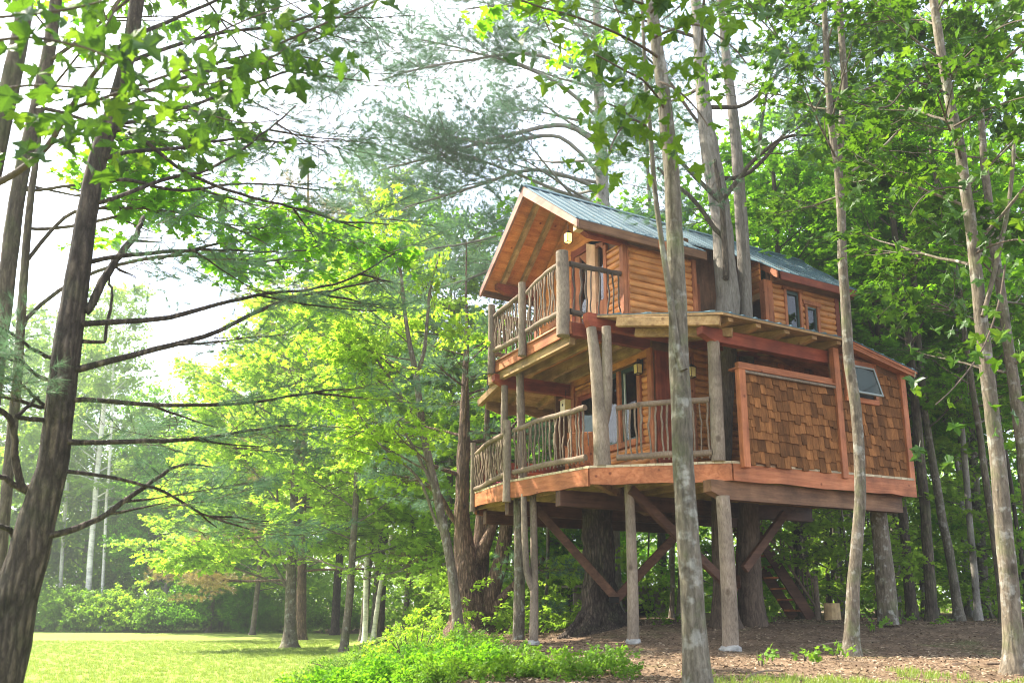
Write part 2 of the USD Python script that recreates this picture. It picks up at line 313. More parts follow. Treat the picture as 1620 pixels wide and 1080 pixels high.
M['lawn'] = usdkit.material(stage, '/World/Looks/lawn_grass', {
    'g': ('geometry', {}), 'n': ('noise_texture', {'scale': .35, 'detail': 6.0, 'roughness': .6}), 'n2': ('noise_texture', {'scale': 30.0, 'detail': 4.0, 'roughness': .7}),
    'ad': ('math', {'math_type': 'multiply_add', 'value2': .45}), 'hf': ('math', {'math_type': 'multiply', 'value2': .55}),
    'r': ('rgb_ramp', {'ramp': [(.3, (.17, .23, .045)), (.5, (.205, .265, .055)), (.7, (.25, .3, .075))]}), 'b': ('bump', {'strength': .8, 'distance': .04}), 'p': ('principled_bsdf', {'roughness': .9, 'specular_ior_level': .1})},
    [('g.position', 'n.vector'), ('g.position', 'n2.vector'), ('n.fac', 'hf.value1'), ('n2.fac', 'ad.value1'), ('hf.value', 'ad.value3'), ('ad.value', 'r.fac'), ('r.color', 'p.base_color'), ('n2.fac', 'b.height'), ('b.normal', 'p.normal')], surface='p.BSDF')
M['mulch'] = usdkit.material(stage, '/World/Looks/mulch_floor', {
    'g': ('geometry', {}), 'n': ('noise_texture', {'scale': 22.0, 'detail': 8.0, 'roughness': .75}), 'n2': ('noise_texture', {'scale': .8, 'detail': 5.0}), 'n5': ('noise_texture', {'scale': 1.9, 'detail': 6.0, 'roughness': .7}), 'v5': ('map_range', {'from_min': .35, 'from_max': .65, 'to_min': .6, 'to_max': 1.35, 'clamp': True}), 'h5': ('hsv', {}),
    'r': ('rgb_ramp', {'ramp': [(.3, (.06, .04, .025)), (.5, (.13, .087, .055)), (.66, (.23, .165, .11)), (.8, (.37, .3, .22))]}),
    'mr': ('map_range', {'from_min': .56, 'from_max': .7, 'to_min': 0, 'to_max': .45, 'clamp': True}), 'm': ('mix', {'color2': (.09, .13, .03)}),
    'b': ('bump', {'strength': .45, 'distance': .03}), 'p': ('principled_bsdf', {'roughness': .95, 'specular_ior_level': .1})},
    [('g.position', 'n.vector'), ('g.position', 'n2.vector'), ('n.fac', 'r.fac'), ('n2.fac', 'mr.value'), ('mr.result', 'm.fac'), ('g.position', 'n5.vector'), ('n5.fac', 'v5.value'), ('v5.result', 'h5.value'), ('r.color', 'h5.color'), ('h5.color', 'm.color1'), ('m.color', 'p.base_color'), ('n.fac', 'b.height'), ('b.normal', 'p.normal')], surface='p.BSDF')

# ------------------------------------------------------------------ ground
def axis_steps(lo, hi, fine_lo, fine_hi, fine, coarse):
    return np.unique(np.r_[np.linspace(lo, fine_lo, coarse), np.arange(fine_lo, fine_hi, fine), np.linspace(fine_hi, hi, coarse)])
gx, gy = axis_steps(-400, 400, -16, 26, .3, 14), axis_steps(-300, 700, -2, 40, .3, 16)
X, Y = np.meshgrid(gx, gy, indexing='ij')
def grid_mesh(P):
    n, m = P.shape[:2]; i, j = np.meshgrid(np.arange(n - 1), np.arange(m - 1), indexing='ij')
    a = i * m + j
    return P.reshape(-1, 3), np.vstack([np.stack([a, a + m, a + m + 1], -1).reshape(-1, 3), np.stack([a, a + m + 1, a + 1], -1).reshape(-1, 3)])
obj('ground', grid_mesh(np.stack([X, Y, ground_z(X, Y)], -1)), M['mulch'], smooth=True, kind='structure', label='brown mulch and leaf litter ground under the treehouse and woods', cat='ground')
ly = np.r_[np.linspace(-10, 8, 10), np.arange(8.5, 50, .5), np.linspace(50, 56, 8)]
lt = np.linspace(0, 1, 60) ** 1.6
LX = np.empty((len(lt), len(ly))); LY = np.repeat(ly[None], len(lt), 0)
for k, y in enumerate(ly):
    right = -.7 - .1 * y - 2.7 * sstep((y - 20) / 8) + .4 * math.sin(y * .9) + .3 * math.sin(y * 2.3) + (2.2 * sstep((y - 20) / 8))
    LX[:, k] = right - lt * 46
obj('lawn', grid_mesh(np.stack([LX, LY, ground_z(LX, LY) + .02], -1)[::-1]), M['lawn'], smooth=True, kind='structure', label='sunlit mown lawn left of the treehouse', cat='lawn')

cy = np.arange(36, 60, 1.0); ct = np.linspace(0, 1, 40)
CX = 3 + .02 * cy[None] + ct[:, None] * (14 + cy[None] * .85); CY = np.repeat(cy[None], len(ct), 0) + 1.2 * np.sin(CX * .5)
obj('clearing', grid_mesh(np.stack([CX, CY, ground_z(CX, CY) + .03], -1)), M['lawn'], smooth=True, kind='structure', label='sunlit grassy clearing beyond the shaded wood', cat='clearing')

# ------------------------------------------------------------------ the treehouse: local u (along the ridge), v (across), z
OX, OY = 3.7377, 13.7086
HROT = math.atan2(.47562, .87965)
def house_world(u, v, z): return np.array([OX + u * math.cos(HROT) - v * math.sin(HROT), OY + u * math.sin(HROT) + v * math.cos(HROT), z])
house = thing('treehouse', 'two-storey cedar treehouse with green metal roof, log siding and twig railings', 'treehouse', (OX, OY, 0), HROT)
rng = np.random.default_rng(7)
ZD, ZU = 3.93, 6.82      # the two floors
DECK = np.array([(0, 0), (-1.83, 1.59), (-2.24, 3.85), (-2.07, 5.72), (-1.4, 7.0), (0, 8.1), (4.6, 8.1), (4.6, -.12)])

# lower deck: boards run across the front edge, ends showing all round
deck = holder('deck', house)
dpoly = Polygon(DECK).buffer(.05, join_style=2)
bd = np.array([.656, .755]); bd /= np.linalg.norm(bd); bn = np.array([-bd[1], bd[0]])
for k in range(-48, 60):
    strip = Polygon([bd * s + bn * (k * .142 + e) for s, e in ((-14, .003), (14, .003), (14, .139), (-14, .139))]).intersection(dpoly)
    for g in getattr(strip, 'geoms', [strip]):
        if g.is_empty or g.area < .02: continue
        m = trimesh.creation.extrude_polygon(g, .042, engine='earcut')
        obj('deck_board', (np.array(m.vertices) + [0, 0, ZD - .042 + rng.uniform(-.002, .002)], np.array(m.faces)), deckwood('x'), deck)
for k in range(len(DECK)):
    a, b = DECK[k], DECK[(k + 1) % len(DECK)]
    d = (b - a) / np.linalg.norm(b - a)
    if k in (4, 5, 6): zlo = 3.6
    else: zlo = 3.585
    # slightly waney lower edge
    n = 14; t = np.linspace(0, 1, n)
    L = np.linalg.norm(b - a)
    low = zlo + (meshkit.noise(np.stack([t * L * 2.5, t * 0 + k * 9.1, t * 0], -1), 5) - .5) * .05
    outl = np.r_[np.stack([t * L, low], -1), [[L, 3.886], [0, 3.886]]]
    nrm = np.array([d[1], -d[0]])
    obj('fascia_board', prism(outl, lambda v, a=a, d=d, nrm=nrm: np.c_[a[0] + d[0] * v[:, 0] + nrm[0] * (v[:, 2] - .045), a[1] + d[1] * v[:, 0] + nrm[1] * (v[:, 2] - .045), v[:, 1]], .045), cedar('x' if abs(d[0]) > .7 else 'y'), house)
# joists and beams under the deck
for k, (p, q) in enumerate([((-2.0, 2.4), (4.5, 2.4)), ((-2.1, 4.2), (4.5, 4.2)), ((-1.6, 6.2), (4.5, 6.2))]):
    obj('floor_beam', beam((*p, 3.44), (*q, 3.44), .16, .3), bracewood('x'), house)
for u in np.arange(-1.6, 4.5, .62):
    lo = 1.6 if u < -1.5 else max(.12, -u * .87 + .12)
    hi = min(8.0, 6.6 + (u + 1.6) * 1.1) if u < 0 else 8.0
    obj('joist', beam((u, lo, 3.76), (u, hi, 3.76), .05, .24), tan('y'), house)
obj('floor_beam', beam((-1.72, 1.62, 3.72), (1.2, 3.9, 3.5), .12, .2), tan('x'), house)
side = np.array([[-.42, 3.62], [-.42, 3.42], [-.1, 3.3], [4.45, 3.3], [4.45, 3.6]])
obj('end_beam', prism(side, lambda v: np.c_[v[:, 0], .06 + v[:, 2], v[:, 1] - .02], .2), brownbeam('x'), house)
# braces
def brace(p, q, w=.17, mat=bracewood): obj('brace', beam(p, q, .1, w), mat('x'), house)
brace((-1.45, 4.2, 3.5), (-.13, 3.26, 1.64)); brace((1.45, 2.75, 3.25), (-.16, 3.3, 1.6)); obj('brace_bracket', beam((-.2, 3.24, 1.62), (-.02, 3.5, 1.68), .2, .12), M['black_metal'], house)
brace((-1.05, 1.45, 3.55), (1.55, 1.72, 1.75), mat=bracewood); brace((3.0, 1.7, 3.35), (1.85, 1.75, 2.2), mat=bracewood)
brace((3.2, 3.2, 3.3), (1.9, 2.0, 1.9), mat=bracewood)
# log posts standing on the ground
def ground_post(u, v, ztop, r0, r1, name='post', mat='post_log', fork=None, rough=.05, lean=(0, 0)):
    w = house_world(u, v, 0); zg = float(ground_z(w[0], w[1]))
    pts = np.array([[u, v, zg + .04], [u + lean[0], v + lean[1], ztop]])
    pp, rr = curve([pts[0], pts.mean(0) + [.015, -.01, 0], pts[1]], 24, [r0, (r0 + r1) / 2, r1])
    parts = [tube(pp, rr, 18, rough, int(u * 100) + 7, freq=5)]
    if fork:
        f0 = np.array([u, v, zg + fork]); parts.append(tube(curve([f0, f0 + [-.14, .0, .35], [u - .2, v + .0, ztop]], 16), np.linspace(r1 * 1.0, r1 * .9, 16), 14, rough, 3))
    obj(name, cat_mesh(parts), M[mat], house, smooth=40)
    fm = trimesh.creation.icosphere(3, 1.0); fv = np.array(fm.vertices)
    fv = fv * (1 + .25 * (meshkit.fbm(fv * 1.7 + u * 5, 3)[:, None] - .5)); fv = fv * (1 + .35 * (meshkit.fbm(fv * 2.6 + v * 3, 3)[:, None] - .5)) * [r0 * 1.3, r0 * 1.3, .085]
    return w, zg, (fv, np.array(fm.faces))
footings = []
footings.append(('pale concrete footing under the corner post nearest the shake wall', *ground_post(-.22, .02, 3.32, .135, .115)))
footings.append(('pale concrete footing under the leaning log post in front of the thick pine', *ground_post(-1.02, 1.55, 3.66, .105, .085, mat='post_log')))
footings.append(('pale concrete footing under the forked post below the left railing', *ground_post(-1.95, 3.4, 3.62, .085, .065, mat='post_brown', fork=1.0)))
ground_post(-1.97, 3.95, 3.6, .12, .095, mat='bark_tan', rough=.12)
ground_post(4.35, .55, 3.4, .2, .15, mat='bark_tan', rough=.1)

# log posts from deck to porch roof
def stem(name, pts, rad, mat='post_log', sides=14, rough=.06, parent=house, n=20, seed=1):
    pp, rr = curve(pts, n, rad); return obj(name, tube(pp, rr, sides, rough, seed, freq=7), M[mat], parent, smooth=45)
pp, rr = curve([(-1.62, 1.5, ZD), (-1.64, 1.5, 4.75), (-1.74, 1.58, 6.5)], 22, [.155, .14, .09])
p2, r2 = curve([(-1.62, 1.5, 4.6), (-1.55, 1.42, 5.1), (-1.53, 1.4, 6.5)], 16, [.1, .1, .085])
obj('forked_post', cat_mesh([tube(pp, rr, 16, .06, 4, freq=7), tube(p2, r2, 14, .06, 5, freq=7)]), M['post_log'], house, smooth=45)
stem('porch_post', [(-.18, .12, ZD), (-.17, .11, 5.0), (-.17, .1, 6.05)], [.12, .115, .105])
stem('porch_post', [(-1.75, 5.0, ZD), (-1.74, 4.98, 6.2)], [.085, .075], 'post_brown')
stem('porch_post', [(-1.55, 4.5, ZD), (-1.6, 4.55, 6.4)], [.1, .085], 'post_brown')
stem('porch_post', [(-.9, 6.6, ZD), (-.9, 6.6, 6.2)], [.08, .07], 'post_brown')

# twig railings
def railing(a, b, z0, ztop0, ztop1, zlow0, zlow1, n, parent_name='twig_railing', r=.055, arch=.08, dense=1.0, skew=.0, mat='twig', spread=.9):
    h = holder(parent_name, house)
    a, b = np.asarray(a, float), np.asarray(b, float)
    def line(z_0, z_1, t, arc): return np.c_[a[0] + (b[0] - a[0]) * t, a[1] + (b[1] - a[1]) * t, z_0 + (z_1 - z_0) * t + arc * np.sin(PI * t)]
    t = np.linspace(0, 1, 14)
    wob = lambda: np.cumsum(rng.normal(0, .006, (14, 3)), 0)
    obj('top_rail', tube(line(ztop0, ztop1, t, arch) + wob(), np.linspace(r, r * .9, 14), 12, .12, int(rng.integers(999)), freq=9), M['twig' if mat == 'twig' else mat], h, smooth=45)
    obj('bottom_rail', tube(line(zlow0, zlow1, t, arch * .3) + wob(), np.linspace(r * 1.05, r, 14), 12, .12, int(rng.integers(999)), freq=9), M[mat], h, smooth=45)
    for k in range(n):
        s = (k + .5 + rng.uniform(-.25, .25)) / n
        s2 = np.clip(s + rng.normal(0, skew), .02, .98)
        top = line(ztop0, ztop1, np.array([s]), arch)[0]; bot = line(zlow0, zlow1, np.array([s2]), arch * .3)[0] - [0, 0, .1]
        nseg = 9; q = np.linspace(0, 1, nseg)[:, None]
        w = np.cumsum(rng.normal(0, .016, (nseg, 3)), 0); w -= w[0] + (w[-1] - w[0]) * q
        rad = np.linspace(.016, .02, nseg) * rng.uniform(.75, 1.2)
        obj('baluster', tube(bot + (top - bot) * q + w * spread, rad, 6, .12, int(rng.integers(999)), freq=20), M[mat], h, smooth=True)
def rail_post(u, v, z0, z1, r, name='rail_post'):
    obj(name, tube(*curve([(u, v, z0), (u + .01, v, (z0 + z1) / 2), (u, v, z1)], 12, [r, r * .97, r * .93]), 14, .1, int(rng.integers(999)), freq=10), M['post_brown'], house, smooth=50)
railing((-.28, .16), (-1.5, 1.28), ZD, 5.0, 4.97, 4.08, 4.1, 15, arch=.02)
railing((-1.8, 1.75), (-2.2, 3.7), ZD, 5.03, 4.93, 4.12, 4.1, 20, arch=.04)
railing((-2.24, 3.95), (-2.1, 5.6), ZD, 4.9, 4.75, 4.1, 4.0, 34, arch=.03, skew=.05, spread=1.2)
railing((-2.05, 5.8), (-1.4, 6.95), ZD, 4.85, 4.85, 4.1, 4.1, 12)
rail_post(-2.3, 3.82, 3.5, 5.14, .085); rail_post(-2.13, 5.72, 3.5, 5.02, .065); rail_post(-1.42, 7.0, 3.6, 5.0, .07)

# lower cabin
LFU, LFV0, LFV1 = 0.0, 2.0, 4.9
ceil_z = 6.5
def log_wall(parent, fixed, axis, lo, hi, z0, z1, mat, pitch=.135, normal=-1, hole=None, r=.075):
    """Half-round log siding: each log a piece."""
    z = z0
    while z < z1 - .02:
        hgt = min(pitch, z1 - z)
        spans = [(lo, hi)]
        if hole:
            for (h0, h1, hz0, hz1) in hole:
                if z + hgt * .6 > hz0 and z + hgt * .4 < hz1:
                    spans = [s for a, b in spans for s in ((a, min(b, h0)), (max(a, h1), b)) if s[1] - s[0] > .03]
        ang = np.linspace(-PI / 2, PI / 2, 8)
        prof = np.c_[np.cos(ang) * .055, np.sin(ang) * hgt / 2]
        for a, b in spans:
            n = len(prof); v = []
            for s in (a, b):
                for p in prof:
                    v.append((fixed + normal * p[0], s, z + hgt / 2 + p[1]) if axis == 'v' else (s, fixed + normal * p[0], z + hgt / 2 + p[1]))
            f = []
            for k in range(n - 1): f += [(k, k + 1, n + k + 1), (k, n + k + 1, n + k)]
            f += [(0, k + 1, k) for k in range(1, n - 1)] + [(n, n + k, n + k + 1) for k in range(1, n - 1)]
            v = np.array(v, float); f = np.array(f)
            m = trimesh.Trimesh(v, f, process=False); m.fix_normals()
            obj('log', (v, np.array(m.faces)), mat, parent, smooth=50)
        z += pitch

fw = holder('front_wall', house)
obj('backing', bx((LFU + .02, LFV0, ZD), (LFU + .1, LFV1, ceil_z)), M['dark_inside'], fw) if False else None
win = [(2.42, 3.72, 4.75, 6.3), (3.8, 4.7, ZD, 6.1)]
log_wall(fw, LFU, 'v', LFV0 + .1, LFV1 - .1, ZD + .03, ceil_z - .16, honey('y'), hole=win)
for lo, hi in (((.02, LFV0, ZD), (.1, 2.42, ceil_z)), ((.02, 3.72, ZD), (.1, 3.8, ceil_z)), ((.02, 4.7, ZD), (.1, LFV1, ceil_z)), ((.02, 2.42, ZD), (.1, 3.72, 4.75)), ((.02, 2.42, 6.3), (.1, 4.7, ceil_z))):
    obj('sheathing', bx(lo, hi, .001), brownbeam('y'), fw)
obj('trim_board', bx((-.075, LFV0 + .08, ceil_z - .16), (-.02, LFV1, ceil_z)), honey('y'), fw)
obj('corner_board', bx((-.08, LFV0 - .02, ZD), (-.02, LFV0 + .12, ceil_z)), cedar('z'), fw)
obj('corner_board', bx((-.08, LFV1 - .12, ZD), (-.02, LFV1 + .02, ceil_z)), cedar('z'), fw)
# double window: casing, mullion, green frames, blind
wn = holder('window', house)
for lo, hi in (((-.1, 2.33, 4.66), (-.0, 2.44, 6.36)), ((-.1, 3.70, 4.66), (-.0, 3.81, 6.36)), ((-.1, 3.02, 4.76), (.0, 3.12, 6.26)), ((-.105, 2.3, 4.64), (.0, 3.84, 4.76))):
    obj('casing', bx(lo, hi), cedar('z'), wn)
for v0, v1 in ((2.44, 3.02), (3.12, 3.70)):
    for lo, hi in (((-.04, v0, 4.76), (.02, v0 + .05, 6.28)), ((-.04, v1 - .05, 4.76), (.02, v1, 6.28)), ((-.04, v0 + .05, 4.76), (.02, v1 - .05, 4.81)), ((-.04, v0 + .05, 6.2), (.02, v1 - .05, 6.28))):
        obj('sash', bx(lo, hi, .003), M['green_frame'], wn)
    for lo, hi in (((-.02, v0 + .05, 4.81), (.01, v0 + .075, 6.2)), ((-.02, v1 - .075, 4.81), (.01, v1 - .05, 6.2))):
        obj('glazing_bead', bx(lo, hi, .002), M['white_trim'], wn)
    obj('pane', bx((-.008, v0 + .05, 4.81), (-.002, v1 - .05, 6.2), .0005), M['glass'], wn)
    obj('blind', bx((.05, v0, 4.76), (.056, v1, 5.55 if v0 < 3 else 5.0), .0005), M['curtain'], wn)
# door behind the forked post
dr = holder('door', house)
obj('leaf', bx((-.03, 3.86, ZD + .02), (.02, 4.64, 6.06)), redbeam('z'), dr)
for lo, hi in (((-.09, 3.8, ZD), (.0, 3.88, 6.1)), ((-.09, 4.62, ZD), (.0, 4.7, 6.1)), ((-.09, 3.8, 6.06), (.0, 4.7, 6.16))): obj('casing', bx(lo, hi), cedar('z'), dr)
obj('pane', bx((-.045, 3.98, 4.9), (-.034, 4.52, 5.95), .001), M['glass_dark'], dr)
# sides, back, floor of the lower cabin
rw = holder('side_wall', house)
log_wall(rw, LFV0, 'u', .9, 5.4, ZD + .03, 6.9, honey('x'), normal=-1, hole=[(2.9, 3.7, ZD, 6.0)])
obj('sheathing', bx((.0, LFV0 + .02, ZD), (5.4, LFV0 + .1, 6.9), .001), brownbeam('x'), rw)
obj('plank_door', bx((.02, LFV0 - .05, ZD), (.9, LFV0 + .0, ceil_z - .05)), redbeam('z'), rw)
obj('casing', bx((.86, LFV0 - .09, ZD), (.97, LFV0 - .01, ceil_z)), cedar('z'), rw)
for z in (5.3, 5.62): obj('hook', tube([(.55 if z > 5.4 else .75, LFV0 - .06, z), (.55 if z > 5.4 else .75, LFV0 - .1, z - .05), (.55 if z > 5.4 else .75, LFV0 - .08, z - .14)], .012, 6), M['post_log'], rw)
lw = holder('back_wall', house)
obj('sheathing', bx((.02, 5.7, ZD), (5.4, 5.78, 6.9), .001), brownbeam('x'), lw)
obj('sheathing', bx((5.32, LFV0 + .1, ZD), (5.4, 5.7, 6.9), .001), brownbeam('y'), lw)
obj('sheathing', bx((.3, 4.9, ZD), (.38, 5.7, 6.5), .001), brownbeam('y'), lw)

# shake-covered porch wall on the right side
sw = holder('shake_wall', house)
obj('sheathing', bx((.22, -.08, 3.9), (2.62, .02, 5.55), .002), brownbeam('x'), sw)
obj('sheathing', bx((2.62, -.08, 3.9), (4.58, .02, 6.2), .002), brownbeam('x'), sw)
def shakes(parent, u0, u1, z0, z1, hole=None, zt=None):
    """Courses of split cedar shakes with uneven butts."""
    course, zc, k = .205, z0, 0
    while zc < z1 - .03:
        u = u0 + (rng.uniform(0, .08) if k % 2 else 0)
        u = u0
        first = rng.uniform(.05, .14) if k % 2 else rng.uniform(.1, .17)
        while u < u1 - .02:
            w = first if u == u0 else rng.choice([.11, .14, .15, .17, .2]) * rng.uniform(.9, 1.1)
            w = min(w, u1 - u)
            if u1 - u - w < .05: w = u1 - u
            drop = rng.choice([0, 0, .02, .05, .075]) + rng.uniform(-.008, .008)
            zb, ztop = zc - (drop if k else rng.choice([0, .01, .02, .06])), zc + course * 1.25
            top_lim = z1 if zt is None else zt(u + w / 2)
            ztop = min(ztop, top_lim)
            if ztop - zb > .05 and not (hole and u + w * .7 > hole[0] and u + w * .3 < hole[1] and zc + .1 > hole[2] and zc < hole[3]):
                th = .022 + rng.uniform(0, .01) + .012
                yb, yt = -.085 - th, -.085 - .008
                g = .003; jt = rng.uniform(-.004, .004)
                v = np.array([(u + g, yb, zb + jt), (u + w - g, yb, zb - jt), (u + w - g, -.084, zb - jt), (u + g, -.084, zb + jt), (u + g, yt, ztop), (u + w - g, yt, ztop), (u + w - g, -.084, ztop), (u + g, -.084, ztop)])
                f = np.array([(0, 1, 5), (0, 5, 4), (0, 3, 2), (0, 2, 1), (1, 2, 6), (1, 6, 5), (0, 4, 7), (0, 7, 3), (4, 5, 6), (4, 6, 7)])
                obj('shake', (v, f), shake('z'), parent)
            u += w
        zc += course; k += 1
shakes(sw, .33, 2.58, 3.93, 5.5)
shakes(sw, 2.72, 4.5, 3.9, 6.18, hole=(2.84, 3.72, 5.36, 6.2), zt=lambda u: 6.14 - max(0, u - 2.85) * .14)
for u, z0, z1 in ((.22, 3.82, 5.56), (2.645, 3.8, 6.3), (4.54, 3.72, 6.1)):
    obj('corner_board', bx((u - .075, -.16, z0), (u + .075, -.05, z1)), cedar('z'), sw)
obj('cap_rail', bx((.12, -.17, 5.55), (2.57, .08, 5.59)), cedar('x'), sw); obj('cap_rail', bx((.2, -.1, 5.592), (2.57, .0, 5.7)), cedar('x'), sw)
obj('bark_strip', beam((.25, -.13, 5.52), (2.57, -.13, 5.52), .05, .05), M['post_brown'], sw)
obj('inner_plank_wall', bx((1.55, .03, 3.95), (4.5, .06, 6.3), .002), redbeam('z'), sw) if False else None
for k in range(7): obj('inner_plank', bx((2.1 + k * .14, .75, 4.6), (2.1 + k * .14 + .134, .78, 6.15)), cedar('z'), sw)
# awning window in the shake wall
aw = holder('awning_window', house)
for lo, hi in (((2.86, -.15, 5.3), (3.78, -.085, 5.4)), ((2.86, -.15, 5.4), (2.95, -.085, 6.1)), ((3.69, -.15, 5.4), (3.78, -.085, 6.1)), ((2.86, -.15, 6.03), (3.78, -.085, 6.13))): obj('casing', bx(lo, hi), cedar('x'), aw)
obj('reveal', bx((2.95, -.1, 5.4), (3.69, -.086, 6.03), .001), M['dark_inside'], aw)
T = math.radians(15)
def tilt(u, s, o): return (u, -.16 - math.sin(T) * s - math.cos(T) * o, 6.02 - math.cos(T) * s + math.sin(T) * o)
for (u0, s0, u1, s1) in ((2.96, 0, 3.0, .62), (3.64, 0, 3.68, .62), (3.0, 0, 3.64, .04), (3.0, .58, 3.64, .62)):
    v, f = cbox((u1 - u0, s1 - s0, .035), .004); c = ((u0 + u1) / 2, (s0 + s1) / 2)
    obj('sash', (np.array([tilt(c[0] + p[0], c[1] + p[1], p[2]) for p in v]), f), M['grey_trim'], aw)
v, f = cbox((.64, .54, .006), .001); obj('pane', (np.array([tilt(3.32 + p[0], .31 + p[1], p[2]) for p in v]), f), M['glass_dark'], aw)

# porch roof on the right: shed falling to the outside, cut along the chamfer
def shed_z(v): return 6.45 + (v + .3) * .19
def ribbed(poly, zf, mat, parent, along='v', step=.3, name='metal_panel', th=.012, per=3):
    """Metal roofing cut to a plan outline: panels side by side, each with raised ribs."""
    P = Polygon(poly); x0, y0, x1, y1 = P.bounds
    lo, hi = (x0, x1) if along == 'v' else (y0, y1)
    k = lo
    while k < hi - 1e-3:
        e = min(k + step * per, hi)
        parts = []
        cell = (sbox(k, y0 - 1, e, y1 + 1) if along == 'v' else sbox(x0 - 1, k, x1 + 1, e)).intersection(P)
        pieces = [(cell, 0.0, th)]
        s = k + .02
        while s < e - .01:
            wv = .045
            strip = (sbox(s, y0 - 1, s + wv, y1 + 1) if along == 'v' else sbox(x0 - 1, s, x1 + 1, s + wv)).intersection(P); pieces.append((strip, th * .5, .034))
            for q in (.1, .2):
                if s + q + .02 < e:
                    strip = (sbox(s + q, y0 - 1, s + q + .018, y1 + 1) if along == 'v' else sbox(x0 - 1, s + q, x1 + 1, s + q + .018)).intersection(P); pieces.append((strip, th * .5, .016))
            s += step
        for g, z0, z1 in pieces:
            for gg in getattr(g, 'geoms', [g]):
                if gg.is_empty or gg.area < 1e-4 or gg.geom_type != 'Polygon': continue
                gg = gg.segmentize(.5) if False else gg
                m = trimesh.creation.extrude_polygon(gg, 1.0, engine='earcut'); vv = np.array(m.vertices)
                parts.append((np.c_[vv[:, :2], zf(vv[:, 0], vv[:, 1]) + z0 + vv[:, 2] * (z1 - z0)], np.array(m.faces)))
        if parts: obj(name, cat_mesh(parts), mat, parent)
        k = e
pr = holder('porch_roof', house)
A = (-.33, -.34); B = (-1.62, 1.9)
plan = [(-.33, -.34), (2.86, -.34), (2.86, 2.08), (-1.62, 2.08), (-1.62, 1.9)]
ribbed(plan, lambda u, v: shed_z(v), M['green_metal'], pr, step=.29)
hipz = lambda u, v: shed_z(v) - .2 * np.maximum(0, u - 2.86)
ribbed([(2.86, -.34), (4.78, -.34), (4.9, 2.08), (2.86, 2.08)], lambda u, v: hipz(u, v), M['green_metal'], pr, step=.29)
# sheathing boards, fascia timbers, rafters with cut tails
obj('roof_deck', prism(np.array(plan) * [1, 1], lambda v: np.c_[v[:, :2], shed_z(v[:, 1]) - .05 + v[:, 2]], .045), tan('x'), pr)
obj('roof_deck', prism(np.array([(2.86, -.33), (4.76, -.33), (4.88, 2.08), (2.86, 2.08)]), lambda v: np.c_[v[:, :2], hipz(v[:, 0], v[:, 1]) - .05 + v[:, 2]], .045), cedar('x'), pr)
for u in (-.1, .55, 1.25, 1.95, 2.6):
    lo = -.28 if u > -.3 else .2
    outl = [(lo, shed_z(lo) - .06), (2.0, shed_z(2.0) - .06), (2.0, shed_z(2.0) - .2), (lo + .3, shed_z(lo + .3) - .22), (lo, shed_z(lo) - .13)]
    obj('rafter', prism(outl, lambda v, u=u: np.c_[u - .06 + v[:, 2], v[:, 0], v[:, 1]], .12), tan('y'), pr)
dd = np.array([A[0] - B[0], A[1] - B[1]]); 
obj('edge_timber', beam((-1.3, 1.38, shed_z(1.38) - .15), (-.3, -.24, shed_z(-.24) - .15), .11, .17), tan('x'), pr)
obj('edge_timber', beam((-.95, 1.3, shed_z(1.3) - .3), (.1, -.1, shed_z(-.1) - .28), .1, .16), tan('x'), pr)
obj('soffit_board', bx((2.9, -.2, 5.98), (4.62, -.13, 6.06), .003), cedar('x'), pr) if False else None
for k, (u0, u1) in enumerate(((2.86, 4.72),)):
    outl = [(u0, hipz(u0, -.3) - .05), (u1, hipz(u1, -.3) - .05), (u1, hipz(u1, -.3) - .12), (u0, hipz(u0, -.3) - .15)]
    obj('soffit', prism(outl, lambda v: np.c_[v[:, 0], -.31 + v[:, 2], v[:, 1]], .03), cedar('x'), pr)
    obj('soffit', beam((u0, -.2, hipz(u0, -.2) - .13), (u1, -.2, hipz(u1, -.2) - .1), .22, .03), cedar('x'), pr)
# red porch beams
def chamfer_beam(name, u0, u1, v, w, z0, z1, mat, cut=.28, both=False, parent=house):
    outl = [(u0, z1), (u0, z0 + (z1 - z0) * .45), (u0 + cut, z0), (u1, z0), (u1, z1)]
    obj(name, prism(outl, lambda p: np.c_[p[:, 0], v + p[:, 2], p[:, 1]], w), mat, parent)
chamfer_beam('porch_beam', -.5, 4.4, .0, .15, 6.03, 6.27, redbeam('x'), parent=house)
chamfer_beam('porch_beam', -1.72, 2.6, 1.72, .16, 6.6, 6.86, redbeam('x'), cut=.05)
chamfer_beam('porch_beam', -1.83, 5.0, 2.08, .12, 6.5, 6.72, redbeam('x'), cut=.02)
chamfer_beam('porch_beam', -1.93, 4.5, 5.08, .15, 6.2, 6.48, redbeam('x'))
